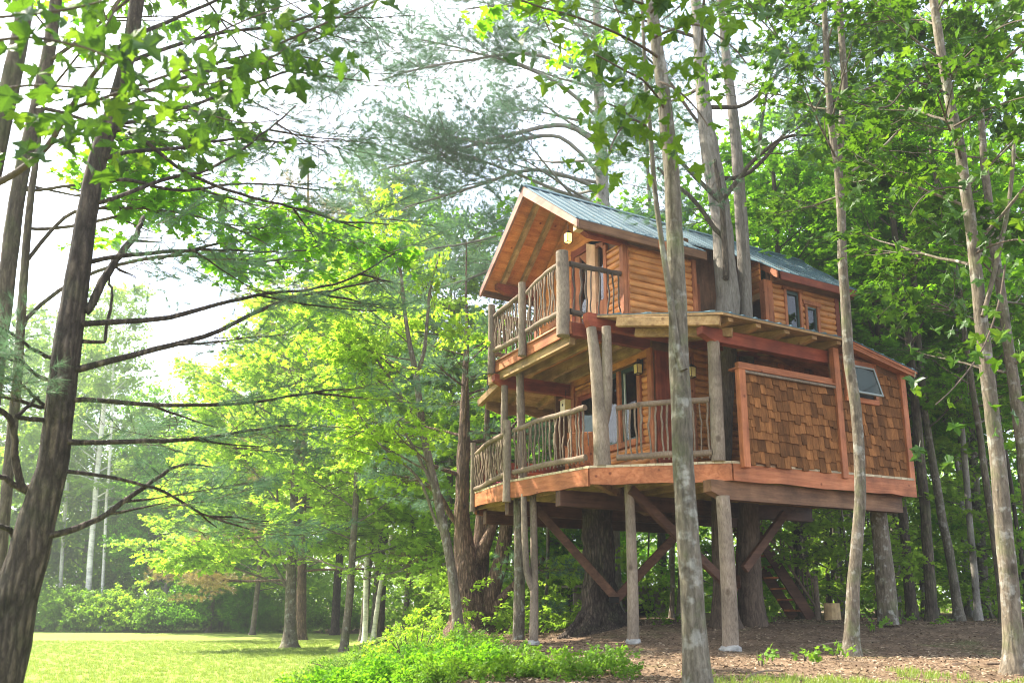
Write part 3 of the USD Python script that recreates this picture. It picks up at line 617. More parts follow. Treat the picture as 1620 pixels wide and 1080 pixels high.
# porch roof on the far left side
lr = holder('left_porch_roof', house)
lz = lambda u, v: 6.75 - (v - 5.6) * .25
ribbed([(-1.75, 5.5), (5.0, 5.5), (5.0, 7.1), (-1.2, 7.1)], lz, M['green_metal'], lr, step=.29)
obj('roof_deck', prism(np.array([(-1.72, 5.5), (5, 5.5), (5, 7.08), (-1.17, 7.08)]), lambda v: np.c_[v[:, :2], lz(v[:, 0], v[:, 1]) - .05 + v[:, 2]], .045), tan('x'), lr)
for u in (-1.35, -.6, .2, 1.0): obj('rafter', beam((u, 4.9, lz(0, 4.9) - .15), (u, 7.0, lz(0, 7.0) - .12), .14, .16), tan('y'), lr)
outl = [(4.4, 6.36), (7.0, 6.2)] + [(7.0 - k * .26, 6.05 + .1 * math.sin(k * 1.9) - .02 * k) for k in range(1, 10)] + [(4.4, 6.0)]
obj('wavy_fascia', prism([(-1.3, 6.3), (3.4, 6.3), (3.4, 6.02), (2.6, 6.12), (1.9, 5.98), (1.2, 6.12), (.5, 5.97), (-.2, 6.1), (-.8, 5.98), (-1.3, 6.12)], lambda v: np.c_[v[:, 0], 6.75 + v[:, 2], v[:, 1]], .05), tan('x'), lr)

# upper deck
ud = holder('upper_deck', house)
V0, V1 = 2.2, 5.55
for k in range(11):
    v = V0 + k * (V1 - V0) / 11; obj('deck_board', bx((-1.87, v + .003, ZU - .04), (-.55, v + (V1 - V0) / 11 - .003, ZU)), deckwood('x'), ud)
obj('fascia_board', bx((-1.875, V0 - .1, 6.53), (-1.83, V1, ZU - .045)), cedar('y'), ud)
obj('fascia_board', bx((-1.83, V0 - .1, 6.53), (-.5, V0 - .055, ZU - .045)), redbeam('x'), ud)
obj('lip_board', bx((-1.91, V0 + .15, ZU - .07), (-1.877, 3.68, ZU - .045)), cedar('y'), ud); obj('lip_board', bx((-1.91, 3.85, ZU - .07), (-1.877, 5.1, ZU - .045)), cedar('y'), ud)
obj('rim_joist', bx((-1.81, V0, 6.36), (-1.69, V1 + .1, 6.6)), tan('y'), ud)
for u in (-1.2, -.62, -.1): obj('joist', bx((u - .05, V0, 6.47), (u + .05, V1, 6.72)), tan('y'), ud)
for k in range(13): obj('ceiling_plank', bx((-1.68, V0 + .02 + k * .255, 6.725), (0.0, V0 + .02 + k * .255 + .25, 6.76), .002), orange('x'), ud)
rail_post(-1.95, 2.22, 6.5, 8.2, .13); rail_post(-1.96, 3.8, 6.53, 8.12, .085); rail_post(-1.95, 5.22, 6.5, 8.1, .085)
railing((-1.92, 3.66), (-1.92, 2.36), ZU, 7.86, 7.96, 7.02, 7.02, 16, arch=.05)
railing((-1.92, 5.1), (-1.92, 3.92), ZU, 7.8, 7.86, 7.02, 7.02, 15, arch=.0)
h = railing((-1.8, 2.2), (-.55, 2.2), ZU, 7.98, 8.0, 7.03, 7.03, 8, arch=.0, mat='twig_dark')
railing((-1.85, 5.3), (-.55, 5.5), ZU, 7.9, 7.9, 7.03, 7.03, 9, arch=.0)

# upper cabin: gable front at u = -.5, axis v = 3.92
UV0, UV1, AX, SL = 2.15, 5.69, 3.92, .80
def roof_z(v): return 8.77 + (np.minimum(v, 2 * AX - v) - 1.85) * SL
def under(v): return roof_z(v) - .16
uf = holder('gable_wall', house)
def gable_strip(z0, z1, v0, v1):
    """The part of a horizontal strip of the front wall that lies under the roof."""
    tri = Polygon([(v0, 6.5), (v1, 6.5), (v1, min(under(v1), 99)), (AX, under(AX)), (v0, under(v0))] if v0 < AX < v1 else [(v0, 6.5), (v1, 6.5), (v1, under(v1)), (v0, under(v0))])
    return tri.intersection(sbox(v0, z0, v1, z1))
# orange tongue-and-groove above the log siding
opening = sbox(2.72, 6.7, 4.06, 9.0).union(Polygon([(2.72, 8.9), (4.06, 8.9), (4.06, 9.22), (3.35, 9.2), (2.72, 8.93)]))
z = 6.82
while z < 10.2:
    g = gable_strip(z, z + .142, 2.16, 5.68).difference(opening)
    for gg in getattr(g, 'geoms', [g]):
        if gg.is_empty or gg.area < .004: continue
        if gg.bounds[2] < 2.8: continue
        m = trimesh.creation.extrude_polygon(gg, .03, engine='earcut'); v = np.array(m.vertices)
        obj('plank', (np.c_[-.5 - v[:, 2], v[:, 0], v[:, 1]], np.array(m.faces)), orange('y'), uf)
    z += .148
log_wall(uf, -.5, 'v', UV0 + .1, 2.72, 6.84, 8.72, honey('y'), pitch=.14)
obj('sheathing', prism([(UV0, 6.8), (2.72, 6.8), (2.72, under(2.72)), (UV0, under(UV0))], lambda v: np.c_[-.49 + v[:, 2], v[:, 0], v[:, 1]], .06), brownbeam('y'), uf)
obj('sheathing', prism([(4.06, 6.8), (UV1, 6.8), (UV1, under(UV1)), (4.06, under(4.06))], lambda v: np.c_[-.49 + v[:, 2], v[:, 0], v[:, 1]], .06), brownbeam('y'), uf)
obj('sheathing', prism([(2.72, 9.2), (4.06, 9.26), (4.06, under(4.06)), (AX, under(AX)), (2.72, under(2.72))], lambda v: np.c_[-.49 + v[:, 2], v[:, 0], v[:, 1]], .06), brownbeam('y'), uf)
obj('corner_board', bx((-.575, UV0 - .035, 6.8), (-.48, UV0 + .1, under(UV0) - .02)), cedar('z'), uf)
obj('corner_board', bx((-.575, UV1 - .1, 6.8), (-.48, UV1 + .02, under(UV1) - .02)), cedar('z'), uf)
# glazed door with sloping head and a side light
gd = holder('glazed_door', house)
fr = -.56
def flat(outline, u, th, mat, name): obj(name, prism(outline, lambda v: np.c_[u + v[:, 2], v[:, 0], v[:, 1]], th), mat, gd)
flat([(3.96, ZU), (4.06, ZU), (4.06, 9.22), (3.96, 9.2)], fr, .09, redbeam('z'), 'frame')
flat([(3.42, 9.02), (3.96, 9.04), (3.96, 9.2), (3.42, 9.16)], fr, .09, redbeam('y'), 'frame')
flat([(3.76, ZU), (3.94, ZU), (3.94, 9.03), (3.76, 9.02)], fr + .02, .06, cedar('z'), 'stile')
flat([(3.44, ZU), (3.76, ZU), (3.76, 7.1), (3.44, 7.1)], fr + .02, .06, cedar('y'), 'rail')
flat([(3.44, 8.75), (3.52, 8.75), (3.76, 9.0), (3.44, 9.0)], fr + .02, .06, cedar('y'), 'rail')
flat([(3.44, 7.1), (3.76, 7.1), (3.76, 9.0), (3.44, 8.75)], fr + .05, .008, M['glass'], 'pane')
flat([(3.1, ZU), (3.42, ZU), (3.42, 9.16), (3.1, 9.0)], fr - .02, .1, wood('pale_cedar', (.4, .22, .13), (.55, .33, .2), (.65, .43, .28), 'z'), 'post')
flat([(2.82, 7.7), (3.08, 7.7), (3.08, 8.92), (2.98, 8.95), (2.82, 8.8)], fr + .05, .008, M['glass'], 'pane')
for o in ([(2.72, ZU), (2.82, ZU), (2.82, 8.86), (2.72, 8.86)], [(2.82, ZU), (3.08, ZU), (3.08, 7.7), (2.82, 7.7)], [(2.82, 8.8), (2.98, 8.95), (3.08, 8.92), (3.08, 9.02), (2.82, 8.95)]): flat(o, fr - .01, .07, cedar('z'), 'casing')
# side walls of the upper cabin
us = holder('upper_side_wall', house)
log_wall(us, UV0, 'u', -.44, 1.2, 6.9, 8.86, honey('x'), pitch=.145)
obj('sheathing', bx((-.48, UV0 + .01, 6.8), (1.3, UV0 + .07, 8.9), .001), brownbeam('x'), us)
obj('corner_board', bx((1.18, UV0 - .07, 6.9), (1.3, UV0 + .08, 8.9)), cedar('z'), us)
obj('corner_board', bx((-.47, UV0 - .035, 6.9), (-.4, UV0 + .005, 8.85)), cedar('z'), us)
# recess round the tree trunks
log_wall(us, 1.27, 'v', UV0 + .1, 2.95, 6.9, 9.0, honey('y'), normal=1, pitch=.145)
obj('sheathing', bx((1.15, UV0 + .1, 6.8), (1.27, 2.95, 9.2), .001), brownbeam('y'), us)
obj('recess_wall', bx((1.27, 2.95, 6.8), (3.4, 3.02, 9.5), .001), brownbeam('z'), us)
for lo, hi in (((1.5, 2.88, 7.0), (1.6, 2.95, 8.55)), ((2.0, 2.88, 7.0), (2.1, 2.95, 8.55)), ((1.6, 2.88, 8.45), (2.0, 2.95, 8.55))): obj('window_casing', bx(lo, hi), cedar('z'), us)
obj('window_pane', bx((1.6, 2.92, 7.0), (2.0, 2.93, 8.45), .001), M['glass'], us)
log_wall(us, 3.34, 'v', UV0 + .1, 2.95, 8.35, 9.1, honey('y'), normal=-1, pitch=.145)
obj('lintel', bx((3.26, UV0 + .1, 8.2), (3.42, 2.95, 8.35)), tan('y'), us)
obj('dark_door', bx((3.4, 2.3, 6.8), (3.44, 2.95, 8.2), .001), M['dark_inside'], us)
obj('corner_board', bx((3.26, UV0 - .06, 6.9), (3.36, UV0 + .1, 8.62)), cedar('z'), us)
obj('corner_board', bx((3.36, UV0 - .06, 6.9), (3.52, UV0 + .04, 8.62)), cedar('z'), us)
log_wall(us, UV0, 'u', 3.52, 5.6, 6.9, 8.86, honey('x'), pitch=.145, hole=[(3.86, 4.42, 6.9, 8.5), (4.5, 4.98, 6.9, 8.25)])
obj('sheathing', bx((3.45, UV0 + .01, 6.8), (3.86, UV0 + .07, 8.9), .001), brownbeam('x'), us)
obj('sheathing', bx((4.42, UV0 + .01, 6.8), (4.5, UV0 + .07, 8.9), .001), brownbeam('x'), us)
obj('sheathing', bx((4.98, UV0 + .01, 6.8), (5.65, UV0 + .07, 8.9), .001), brownbeam('x'), us)
obj('corner_board', bx((5.52, UV0 - .06, 6.9), (5.66, UV0 + .08, 8.8)), redbeam('z'), us)
for nm, (u0, u1, z1) in (('tall_window', (3.86, 4.42, 8.5)), ('low_window', (4.5, 4.98, 8.25))):
    w_ = holder('side_window', house)
    for lo, hi in (((u0, UV0 - .07, 6.95), (u0 + .08, UV0 + .02, z1)), ((u1 - .08, UV0 - .07, 6.95), (u1, UV0 + .02, z1)), ((u0 - .05, UV0 - .08, z1), (u1 + .05, UV0 + .02, z1 + .1))): obj('casing', bx(lo, hi), cedar('z'), w_)
    for lo, hi in (((u0 + .08, UV0 - .03, 6.95), (u0 + .11, UV0 + .02, z1)), ((u1 - .12, UV0 - .03, 6.95), (u1 - .08, UV0 + .02, z1)), ((u0 + .11, UV0 - .03, z1 - .08), (u1 - .12, UV0 + .02, z1))): obj('sash', bx(lo, hi, .003), M['green_frame'], w_)
    obj('pane', bx((u0 + .1, UV0 + .0, 6.95), (u1 - .1, UV0 + .006, z1 - .06), .001), M['glass'], w_)
ub = holder('upper_back_wall', house)
obj('sheathing', bx((-.48, UV1 - .07, 6.8), (5.65, UV1, 8.9), .001), brownbeam('x'), ub)
obj('sheathing', prism([(UV0 + .1, 6.8), (UV1 - .1, 6.8), (UV1 - .1, under(UV1 - .1)), (AX, under(AX)), (UV0 + .1, under(UV0 + .1))], lambda v: np.c_[5.58 + v[:, 2], v[:, 0], v[:, 1]], .06), brownbeam('y'), ub) if False else None
obj('upper_floor', bx((-.46, UV0 + .08, 6.72), (5.6, UV1 - .08, 6.8), .001), brownbeam('x'), house)

# main roof
mr = holder('main_roof', house)
rz = lambda u, v: roof_z(v)
right = [(-1.86, 1.85), (1.39, 1.85), (1.2, 2.2), (3.28, 2.25), (3.5, 1.85), (6.06, 1.85), (6.58, AX), (-1.86, AX)]
ribbed(right, rz, M['green_metal'], mr, step=.27)
ribbed([(-1.86, AX), (6.58, AX), (6.06, 5.99), (-1.86, 5.99)], rz, M['green_metal'], mr, step=.27)
for k in range(14):
    u0 = -1.9 + k * .605
    cap = [(-.14, -.1), (0, .012), (.14, -.1), (.14, -.08), (0, .04), (-.14, -.08)]
    obj('ridge_cap', prism(cap, lambda v, u0=u0: np.c_[u0 + v[:, 2], AX + v[:, 0], roof_z(AX) + .02 + v[:, 1]], .6), M['green_metal'], mr)
def on_slope(v, off): # a point below the roof surface, measured square to it
    return v, roof_z(v) - off
# soffit planks run along the ridge, rafters down the slope
for sgn in (1, -1):
    k = 0; s = 0.0
    while s < 2.02:
        e = min(s + .2, 2.05)
        va, vb = AX + sgn * s, AX + sgn * (e - .006)
        lo = [(va, roof_z(va) - .055), (vb, roof_z(vb) - .055), (vb, roof_z(vb) - .03), (va, roof_z(va) - .03)]
        obj('soffit_plank', prism(lo, lambda v: np.c_[-1.8 + v[:, 2], v[:, 0], v[:, 1]], 1.34), orange('x'), mr)
        s += .2
    for u in (-1.42, -.95):
        a, b = AX + sgn * .02, AX + sgn * 1.92
        o = [(a, roof_z(a) - .056), (b, roof_z(b) - .056), (b, roof_z(b) - .2), (a, roof_z(a) - .23)]
        obj('rafter', prism(o, lambda v, u=u: np.c_[u - .05 + v[:, 2], v[:, 0], v[:, 1]], .1), tan('y'), mr)
    a, b = AX, AX + sgn * 2.1
    o = [(a, roof_z(a) - .012), (b, roof_z(b) - .012), (b, roof_z(b) - .16), (a, roof_z(a) - .24)]
    obj('barge_board', prism(o, lambda v: np.c_[-1.86 + v[:, 2], v[:, 0], v[:, 1]], .05), wood('barge_cedar', (.2, .085, .055), (.3, .145, .1), (.38, .21, .15), 'y'), mr)
# eave fascias, plates
def eave(u0, u1, v, mat): obj('eave_fascia', bx((u0, v - .02, roof_z(v) - .19), (u1, v + .03, roof_z(v) - .012)), mat, mr)
eave(-1.8, .1, 1.84, brownbeam('x')); eave(.1, .6, 1.83, cedar('x')); eave(.6, 1.38, 1.84, brownbeam('x'))
eave(3.52, 6.0, 1.84, redbeam('x')); eave(-1.8, 6.0, 5.97, brownbeam('x'))
for v, w in ((UV0 - .06, .14), (UV1 - .08, .14)):
    chamfer_beam('plate_beam', -1.6, -.42, v, w, 8.62, 8.84, redbeam('x'), cut=.22)
obj('plate_block', bx((-1.78, 1.95, 8.6), (-1.62, 2.08, 8.72)), M['cut_wood'], mr)
obj('rake_board', prism([(1.86, roof_z(1.86) - .012), (2.75, roof_z(2.75) - .012), (2.75, roof_z(2.75) - .2), (1.86, roof_z(1.86) - .18)], lambda v: np.c_[3.42 + v[:, 2], v[:, 0], v[:, 1]], .05), cedar('y'), mr)
obj('soffit', prism([(-.5 + .02, roof_z(1.95) - .2), (1.3, roof_z(1.95) - .2), (1.3, roof_z(1.95) - .17), (-.48, roof_z(1.95) - .17)], lambda v: np.c_[v[:, 0], 1.87 + v[:, 2], v[:, 1]], .3), brownbeam('x'), mr)
obj('soffit', bx((3.5, 1.87, roof_z(1.85) - .2), (6.0, 2.16, roof_z(1.85) - .17)), brownbeam('x'), mr)
obj('roof_deck', prism([(1.86, roof_z(1.86) - .06), (AX, roof_z(AX) - .06), (AX, roof_z(AX) - .03), (1.86, roof_z(1.86) - .03)], lambda v: np.c_[-.45 + v[:, 2] * 1.0, v[:, 0], v[:, 1]], 1.6), brownbeam('x'), mr)
obj('roof_deck', prism([(2.3, roof_z(2.3) - .06), (AX, roof_z(AX) - .06), (AX, roof_z(AX) - .03), (2.3, roof_z(2.3) - .03)], lambda v: np.c_[1.16 + v[:, 2], v[:, 0], v[:, 1]], 2.3), brownbeam('x'), mr)
obj('roof_deck', prism([(1.9, roof_z(1.9) - .06), (AX, roof_z(AX) - .06), (AX, roof_z(AX) - .03), (1.9, roof_z(1.9) - .03)], lambda v: np.c_[3.5 + v[:, 2], v[:, 0], v[:, 1]], 2.5), brownbeam('x'), mr)
obj('notch_flashing', bx((1.15, 2.26, 8.62), (3.45, 2.29, roof_z(2.28) - .02), .001), M['green_metal'], mr) if False else None

# ------------------------------------------------------------------ lanterns, birdhouse, furniture, footings
def lantern(name, label, p, lit, hang, rot=HROT, s=1.0):
    t = thing(name, label, 'lantern', house_world(*p), rot)
    g = 'lamp_glass' if lit else 'amber_glass'
    b, tp = .058 * s, .045 * s
    ring = lambda r, z: np.array([(-r, -r, z), (r, -r, z), (r, r, z), (-r, r, z)])
    v = np.vstack([ring(b * .92, -.2 * s), ring(b * 1.02, -.02 * s)])
    f = np.array([(0, 1, 5), (0, 5, 4), (1, 2, 6), (1, 6, 5), (2, 3, 7), (2, 7, 6), (3, 0, 4), (3, 4, 7), (0, 3, 2), (0, 2, 1), (4, 5, 6), (4, 6, 7)])
    obj('lamp_glass', (v, f), M[g], t)
    parts = [beam(np.array((sx, sy, 0)) * b * 1.0 + [0, 0, -.21 * s], np.array((sx, sy, 0)) * b * 1.1 + [0, 0, 0], .012, .012) for sx in (-1, 1) for sy in (-1, 1)]
    for z in (-.21, -.01):
        for q0, q1 in (((-1, -1), (1, -1)), ((1, -1), (1, 1)), ((1, 1), (-1, 1)), ((-1, 1), (-1, -1))): parts.append(beam((q0[0] * b, q0[1] * b, z * s), (q1[0] * b, q1[1] * b, z * s), .014, .014))
    obj('frame', cat_mesh(parts), M['black_metal'], t)
    cone = trimesh.creation.cone(radius=b * 1.35, height=.07 * s, sections=4); cv = np.array(cone.vertices)
    a = PI / 4; cv = np.c_[cv[:, 0] * math.cos(a) - cv[:, 1] * math.sin(a), cv[:, 0] * math.sin(a) + cv[:, 1] * math.cos(a), cv[:, 2]]
    obj('cap', (cv, np.array(cone.faces)), M['black_metal'], t)
    if hang: obj('chain', tube([(0, 0, .06), (0, 0, .2)], .008, 6), M['black_metal'], t)
    else:
        obj('bracket', cat_mesh([bx((.07, -.05, -.15), (.1, .05, .1)), beam((.085, 0, .06), (0, 0, .09), .015, .015), beam((0, 0, .06), (0, 0, .1), .015, .015)]), M['black_metal'], t)
    return t
lt_ = lantern('lantern', 'lit square lantern hanging under the front gable of the treehouse', (-1.4, 2.85, 8.98), True, True)
lantern('lantern', 'unlit amber wall lantern beside the lower double window', (-.17, 2.28, 6.22), False, False)
lantern('lantern', 'unlit amber lantern in the dark porch behind the front maple trunk', (.35, 1.3, 5.98), False, True)
bh = thing('birdhouse', 'small square birdhouse with round hole hanging under the left porch beam', 'birdhouse', house_world(-.35, 4.7, 5.72), HROT)
obj('box', bx((-.08, -.1, .0), (.08, .1, .26)), M['amber_glass'], bh)
obj('roof', bx((-.11, -.13, .26), (.1, .13, .285)), cedar('x'), bh)
obj('entrance_hole', tube([(-.083, 0, .14), (-.078, 0, .14)], .03, 14), M['dark_inside'], bh)
obj('hanger', tube([(0, 0, .285), (0, 0, .5)], .006, 6), M['black_metal'], bh)
bn_ = thing('bench', 'red-brown wooden bench on the lower deck behind the left railing', 'bench', house_world(-1.0, 5.6, ZD), HROT - .35)
obj('seat', bx((-.9, -.22, .4), (.9, .22, .45)), redbeam('x'), bn_); obj('backrest', bx((-.9, .22, .5), (.9, .26, .75)), redbeam('x'), bn_)
for sx in (-.8, .8):
    for sy in (-.17, .19): obj('leg', bx((sx - .04, sy - .04, 0), (sx + .04, sy + .04, .4 if sy < 0 else .75)), redbeam('z'), bn_)
ch = thing('deck_chair', 'low orange wooden chair on the lower deck beside the forked post', 'chair', house_world(-1.25, 2.6, ZD), HROT + .8)
obj('seat', beam((-.3, 0, .18), (.3, 0, .3), .5, .03), cedar('x'), ch)
for y in (-.2, -.1, 0, .1, .2): obj('back_slat', beam((-.3, y, .16), (-.5, y, .75), .085, .02), cedar('x'), ch)
for y in (-.28, .28):
    obj('arm', bx((-.4, y - .05, .5), (.35, y + .05, .525)), cedar('x'), ch); obj('leg', bx((.22, y - .03, 0), (.3, y + .03, .5)), cedar('z'), ch); obj('leg', bx((-.4, y - .03, 0), (-.32, y + .03, .5)), cedar('z'), ch)
for nm, mt, p, s, lb in (('cushion', 'blue_cloth', (-1.9, 5.35, ZD + .06), (.2, .25, .07), 'dark blue cushion on the deck edge under the twig railing'), ('cushion', 'pink_cloth', (-1.98, 4.85, ZD + .05), (.12, .16, .06), 'pink cushion on the deck edge under the twig railing')):
    sp = trimesh.creation.icosphere(3, 1.0); v = np.array(sp.vertices); v = np.sign(v) * np.abs(v) ** .6 * s
    c = thing(nm, lb, 'cushion', house_world(*p), HROT); obj('cover', (v, np.array(sp.faces)), M[mt], c, smooth=True)
    obj('piping', tube([(s[0] * math.cos(a) * .98, s[1] * math.sin(a) * .98, 0) for a in np.linspace(0, 2 * PI, 25)], .008, 5), M[mt], c)
for lb, w, zg, m in footings:
    obj('footing', (m[0] + [w[0], w[1], zg + .02], m[1]), M['concrete'], smooth=True, label=lb, cat='footing')
# open stair with twig rail behind the house tree
sp_ = thing('staircase', 'open wooden stair with twig side rail descending behind the house tree', 'staircase', (6.45, 21.0, 1.12), .15)
for y in (-.45, .45):
    obj('stringer', beam((.9, y, .05), (-.8, y, 2.75), .06, .26), bracewood('x'), sp_)
for k in range(10): obj('tread', bx((.62 - k * .17, -.42, .22 + k * .27), (.86 - k * .17, .42, .265 + k * .27)), cedar('y'), sp_)
for a, b, z in (((1.0, -.5, .95), (-.75, -.5, 3.6), .035), ((1.0, -.5, .35), (-.75, -.5, 3.0), .03)): obj('hand_rail', tube([a, np.add(a, b) / 2 + [0, 0, .04], b], z, 8), M['twig'], sp_)
for k in range(16):
    t = (k + .5) / 16; x = 1.0 - 1.75 * t; z = .3 + 2.65 * t
    q = np.linspace(0, 1, 7)[:, None]; w = np.cumsum(rng.normal(0, .012, (7, 3)), 0); w -= w[0] + (w[-1] - w[0]) * q
    obj('baluster', tube(np.array([x, -.5, z]) + q * np.array([0, 0, .72]) + w, .014, 5), M['twig'], sp_)
obj('newel_post', tube([(1.05, -.5, -.1), (1.05, -.5, 1.1)], [.07, .06], 10, .08, 3), M['post_brown'], sp_)
obj('stump', tube([(7.9, 20.6, 1.0), (7.9, 20.6, 1.55)], [.2, .19], 14, .06, 5), M['cut_wood'], label='pale cut stump at the foot of the stair', cat='stump')
hut = thing('board_hut', 'low hut of weathered plywood boards behind the thick pine under the deck', 'hut', (3.5, 26.0, .75), .3)
obj('wall', bx((-1.7, -.04, 0), (1.4, .04, 1.25)), M['ply'], hut); obj('lean_board', beam((-1.5, -.3, 0), (-.2, -.12, 1.5), .9, .03, up=(0, 1, 0)), M['ply'], hut)
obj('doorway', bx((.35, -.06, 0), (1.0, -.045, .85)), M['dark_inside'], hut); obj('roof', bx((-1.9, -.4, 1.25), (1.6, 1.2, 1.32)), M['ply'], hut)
# FOLIAGE
# ------------------------------------------------------------------ foliage prototypes
LEAF_HI = [(0, 0), (.12, -.05), (.32, -.14), (.44, -.06), (.36, .04), (.5, .14), (.58, .28), (.8, .5), (.6, .5), (.54, .6), (.4, .55), (.25, .53), (.21, .62), (.33, .76), (.22, .8), (.15, .93), (0, 1.14)]
LEAF_MID = [(0, 0), (.44, -.04), (.3, .22), (.68, .5), (.24, .56), (0, 1.05)]
LEAF_LO = [(0, 0), (.5, .4), (0, 1.0)]
def leaf_shape(half, droop=.12):
    """Leaf of unit length in the xy plane, stem at the origin, folded a little along the midrib."""
    right = np.array(half, float); left = right[-2:0:-1] * [-1, 1]
    o = np.vstack([right, left]); n = len(o)
    c = np.array([[0, .32]]); xy = np.vstack([c, o])
    z = .18 * np.abs(xy[:, 0]) - droop * xy[:, 1] ** 2
    return np.c_[xy, z], np.array([(0, k + 1, (k + 1) % n + 1) for k in range(n)])
def lo_leaf():
    return np.array([(0, 0, 0), (.42, .42, .06), (0, 1, -.1), (-.42, .42, .06)], float), np.array([(0, 1, 2), (0, 2, 3)])
SH_HI, SH_MID, SH_LO = leaf_shape(LEAF_HI), leaf_shape(LEAF_MID), lo_leaf()

def rot_to(d, up, roll=0.0):
    d = d / np.linalg.norm(d); s = np.cross(d, up); s /= np.linalg.norm(s) + 1e-9; u = np.cross(s, d)
    c, w = math.cos(roll), math.sin(roll)
    return np.stack([s * c + u * w, d, -s * w + u * c], 1)

def make_spray(seed, nleaf, size, length, shape, leafsize, flat=.35, twig=True, stalks=5):
    """A twig with side stalks carrying leaves; grows along +y from the origin, roughly level."""
    r = np.random.default_rng(seed); leaves, wood_ = [], []
    main = np.array([(0, 0, 0), (0.03 * r.normal(), length * .5, .03), (0.06 * r.normal(), length, -.04)])
    mp = curve(main, 8)
    stems = [mp]
    for k in range(stalks):
        t = .15 + .75 * (k + r.uniform(0, .8)) / stalks; p0 = mp[int(t * 7)]
        a = (1 if k % 2 else -1) * r.uniform(.5, 1.1); L = length * r.uniform(.3, .6) * (1.1 - .5 * t)
        d = np.array([math.sin(a), math.cos(a), r.normal() * flat * .6])
        stems.append(np.array([p0, p0 + d * L * .5 + [0, 0, .02], p0 + d * L + [0, 0, -.05 * L]]))
    if twig: wood_ = [tube(s, np.linspace(.006, .0025, len(s)) * length, 3, caps=False) for s in stems]
    for k in range(nleaf):
        s = stems[r.integers(len(stems))]; q = r.uniform(.2, 1) * (len(s) - 1); i = min(int(q), len(s) - 2); p = s[i] + (s[i + 1] - s[i]) * (q - i)
        a = r.uniform(0, 2 * PI); d = np.array([math.cos(a), math.sin(a), r.normal() * flat - .25]); up = np.array([r.normal() * flat, r.normal() * flat, 1.0])
        R_ = rot_to(d, up); sz = leafsize * r.uniform(.65, 1.2)
        pet = d * sz * .5 * r.uniform(.3, 1)
        leaves.append((shape[0] * sz @ R_.T + p + pet, shape[1]))
    return cat_mesh(leaves), (cat_mesh(wood_) if wood_ else None)

def make_pine_spray(seed, length=.8, stalks=7, tuft=34, needle=.115, width=.0032):
    """A pine branchlet: side shoots ending in soft tufts of long needles."""
    r = np.random.default_rng(seed); V, Fc, wood_ = [], [], []
    main = curve([(0, 0, 0), (.02, length * .5, .02), (0, length, .06)], 6)
    shoots = [(main[-1], np.array([0, 1, .2]))] + [(main[3], np.array([0.1, 1, .2]))]
    wood_.append(tube(main, np.linspace(.006, .0025, 6) * length, 3, caps=False))
    for k in range(stalks):
        t = .2 + .75 * k / stalks; p0 = main[int(t * 5)]; a = (1 if k % 2 else -1) * r.uniform(.5, 1.0); L = length * r.uniform(.25, .5)
        d = np.array([math.sin(a), math.cos(a), r.uniform(.0, .35)]); e = p0 + d * L
        wood_.append(tube([p0, e], [.003, .0015], 3, caps=False)); shoots += [(e, d), (p0 + d * L * .55, d)]
    for p, d in shoots:
        d = d / np.linalg.norm(d)
        n = tuft
        dirs = r.normal(0, 1, (n, 3)); dirs /= np.linalg.norm(dirs, axis=1, keepdims=True); dirs = dirs * .75 + d * .85 + [0, 0, -.1]; dirs /= np.linalg.norm(dirs, axis=1, keepdims=True)
        b = p - d * r.uniform(0, .09, (n, 1)); s = np.cross(dirs, r.normal(0, 1, (n, 3))); s /= np.linalg.norm(s, axis=1, keepdims=True)
        ln = needle * r.uniform(.7, 1.15, (n, 1)); o = len(V) * 0
        base = sum(len(x) for x in V)
        V.append(np.stack([b - s * width / 2, b + s * width / 2, b + dirs * ln], 1).reshape(-1, 3)); Fc.append(np.arange(3 * n).reshape(-1, 3) + base)
    return (np.vstack(V), np.vstack(Fc)), cat_mesh(wood_)

SPRAYS = {
    'near': [make_spray(s, 26, 1, .8, SH_HI, .105) for s in (1, 2, 3)],
    'mid': [make_spray(s, 46, 1, 1.0, SH_MID, .12) for s in (4, 5, 6, 7)],
    'far': [make_spray(s, 80, 1, 1.5, SH_LO, .17, flat=.5, twig=False, stalks=7) for s in (8, 9, 10)],
    'shrub': [make_spray(s, 60, 1, .6, SH_MID, .062, flat=.55) for s in (11, 12, 13)],
    'weed': [make_spray(s, 9, 1, .5, SH_MID, .16, flat=.5, stalks=3) for s in (20, 21)],
    'pine': [make_pine_spray(s) for s in (14, 15, 16)],
    'pinefar': [make_pine_spray(s, 1.3, 9, 26, .17, .009) for s in (17, 18, 19)],
}
def quats(dirs, ups, rolls):
    from scipy.spatial.transform import Rotation
    d = dirs / np.linalg.norm(dirs, axis=1, keepdims=True); s = np.cross(d, ups); s /= np.linalg.norm(s, axis=1, keepdims=True) + 1e-9; u = np.cross(s, d)
    c, w = np.cos(rolls)[:, None], np.sin(rolls)[:, None]
    return Rotation.from_matrix(np.stack([s * c + u * w, d, -s * w + u * c], 2)).as_quat()      # x y z w

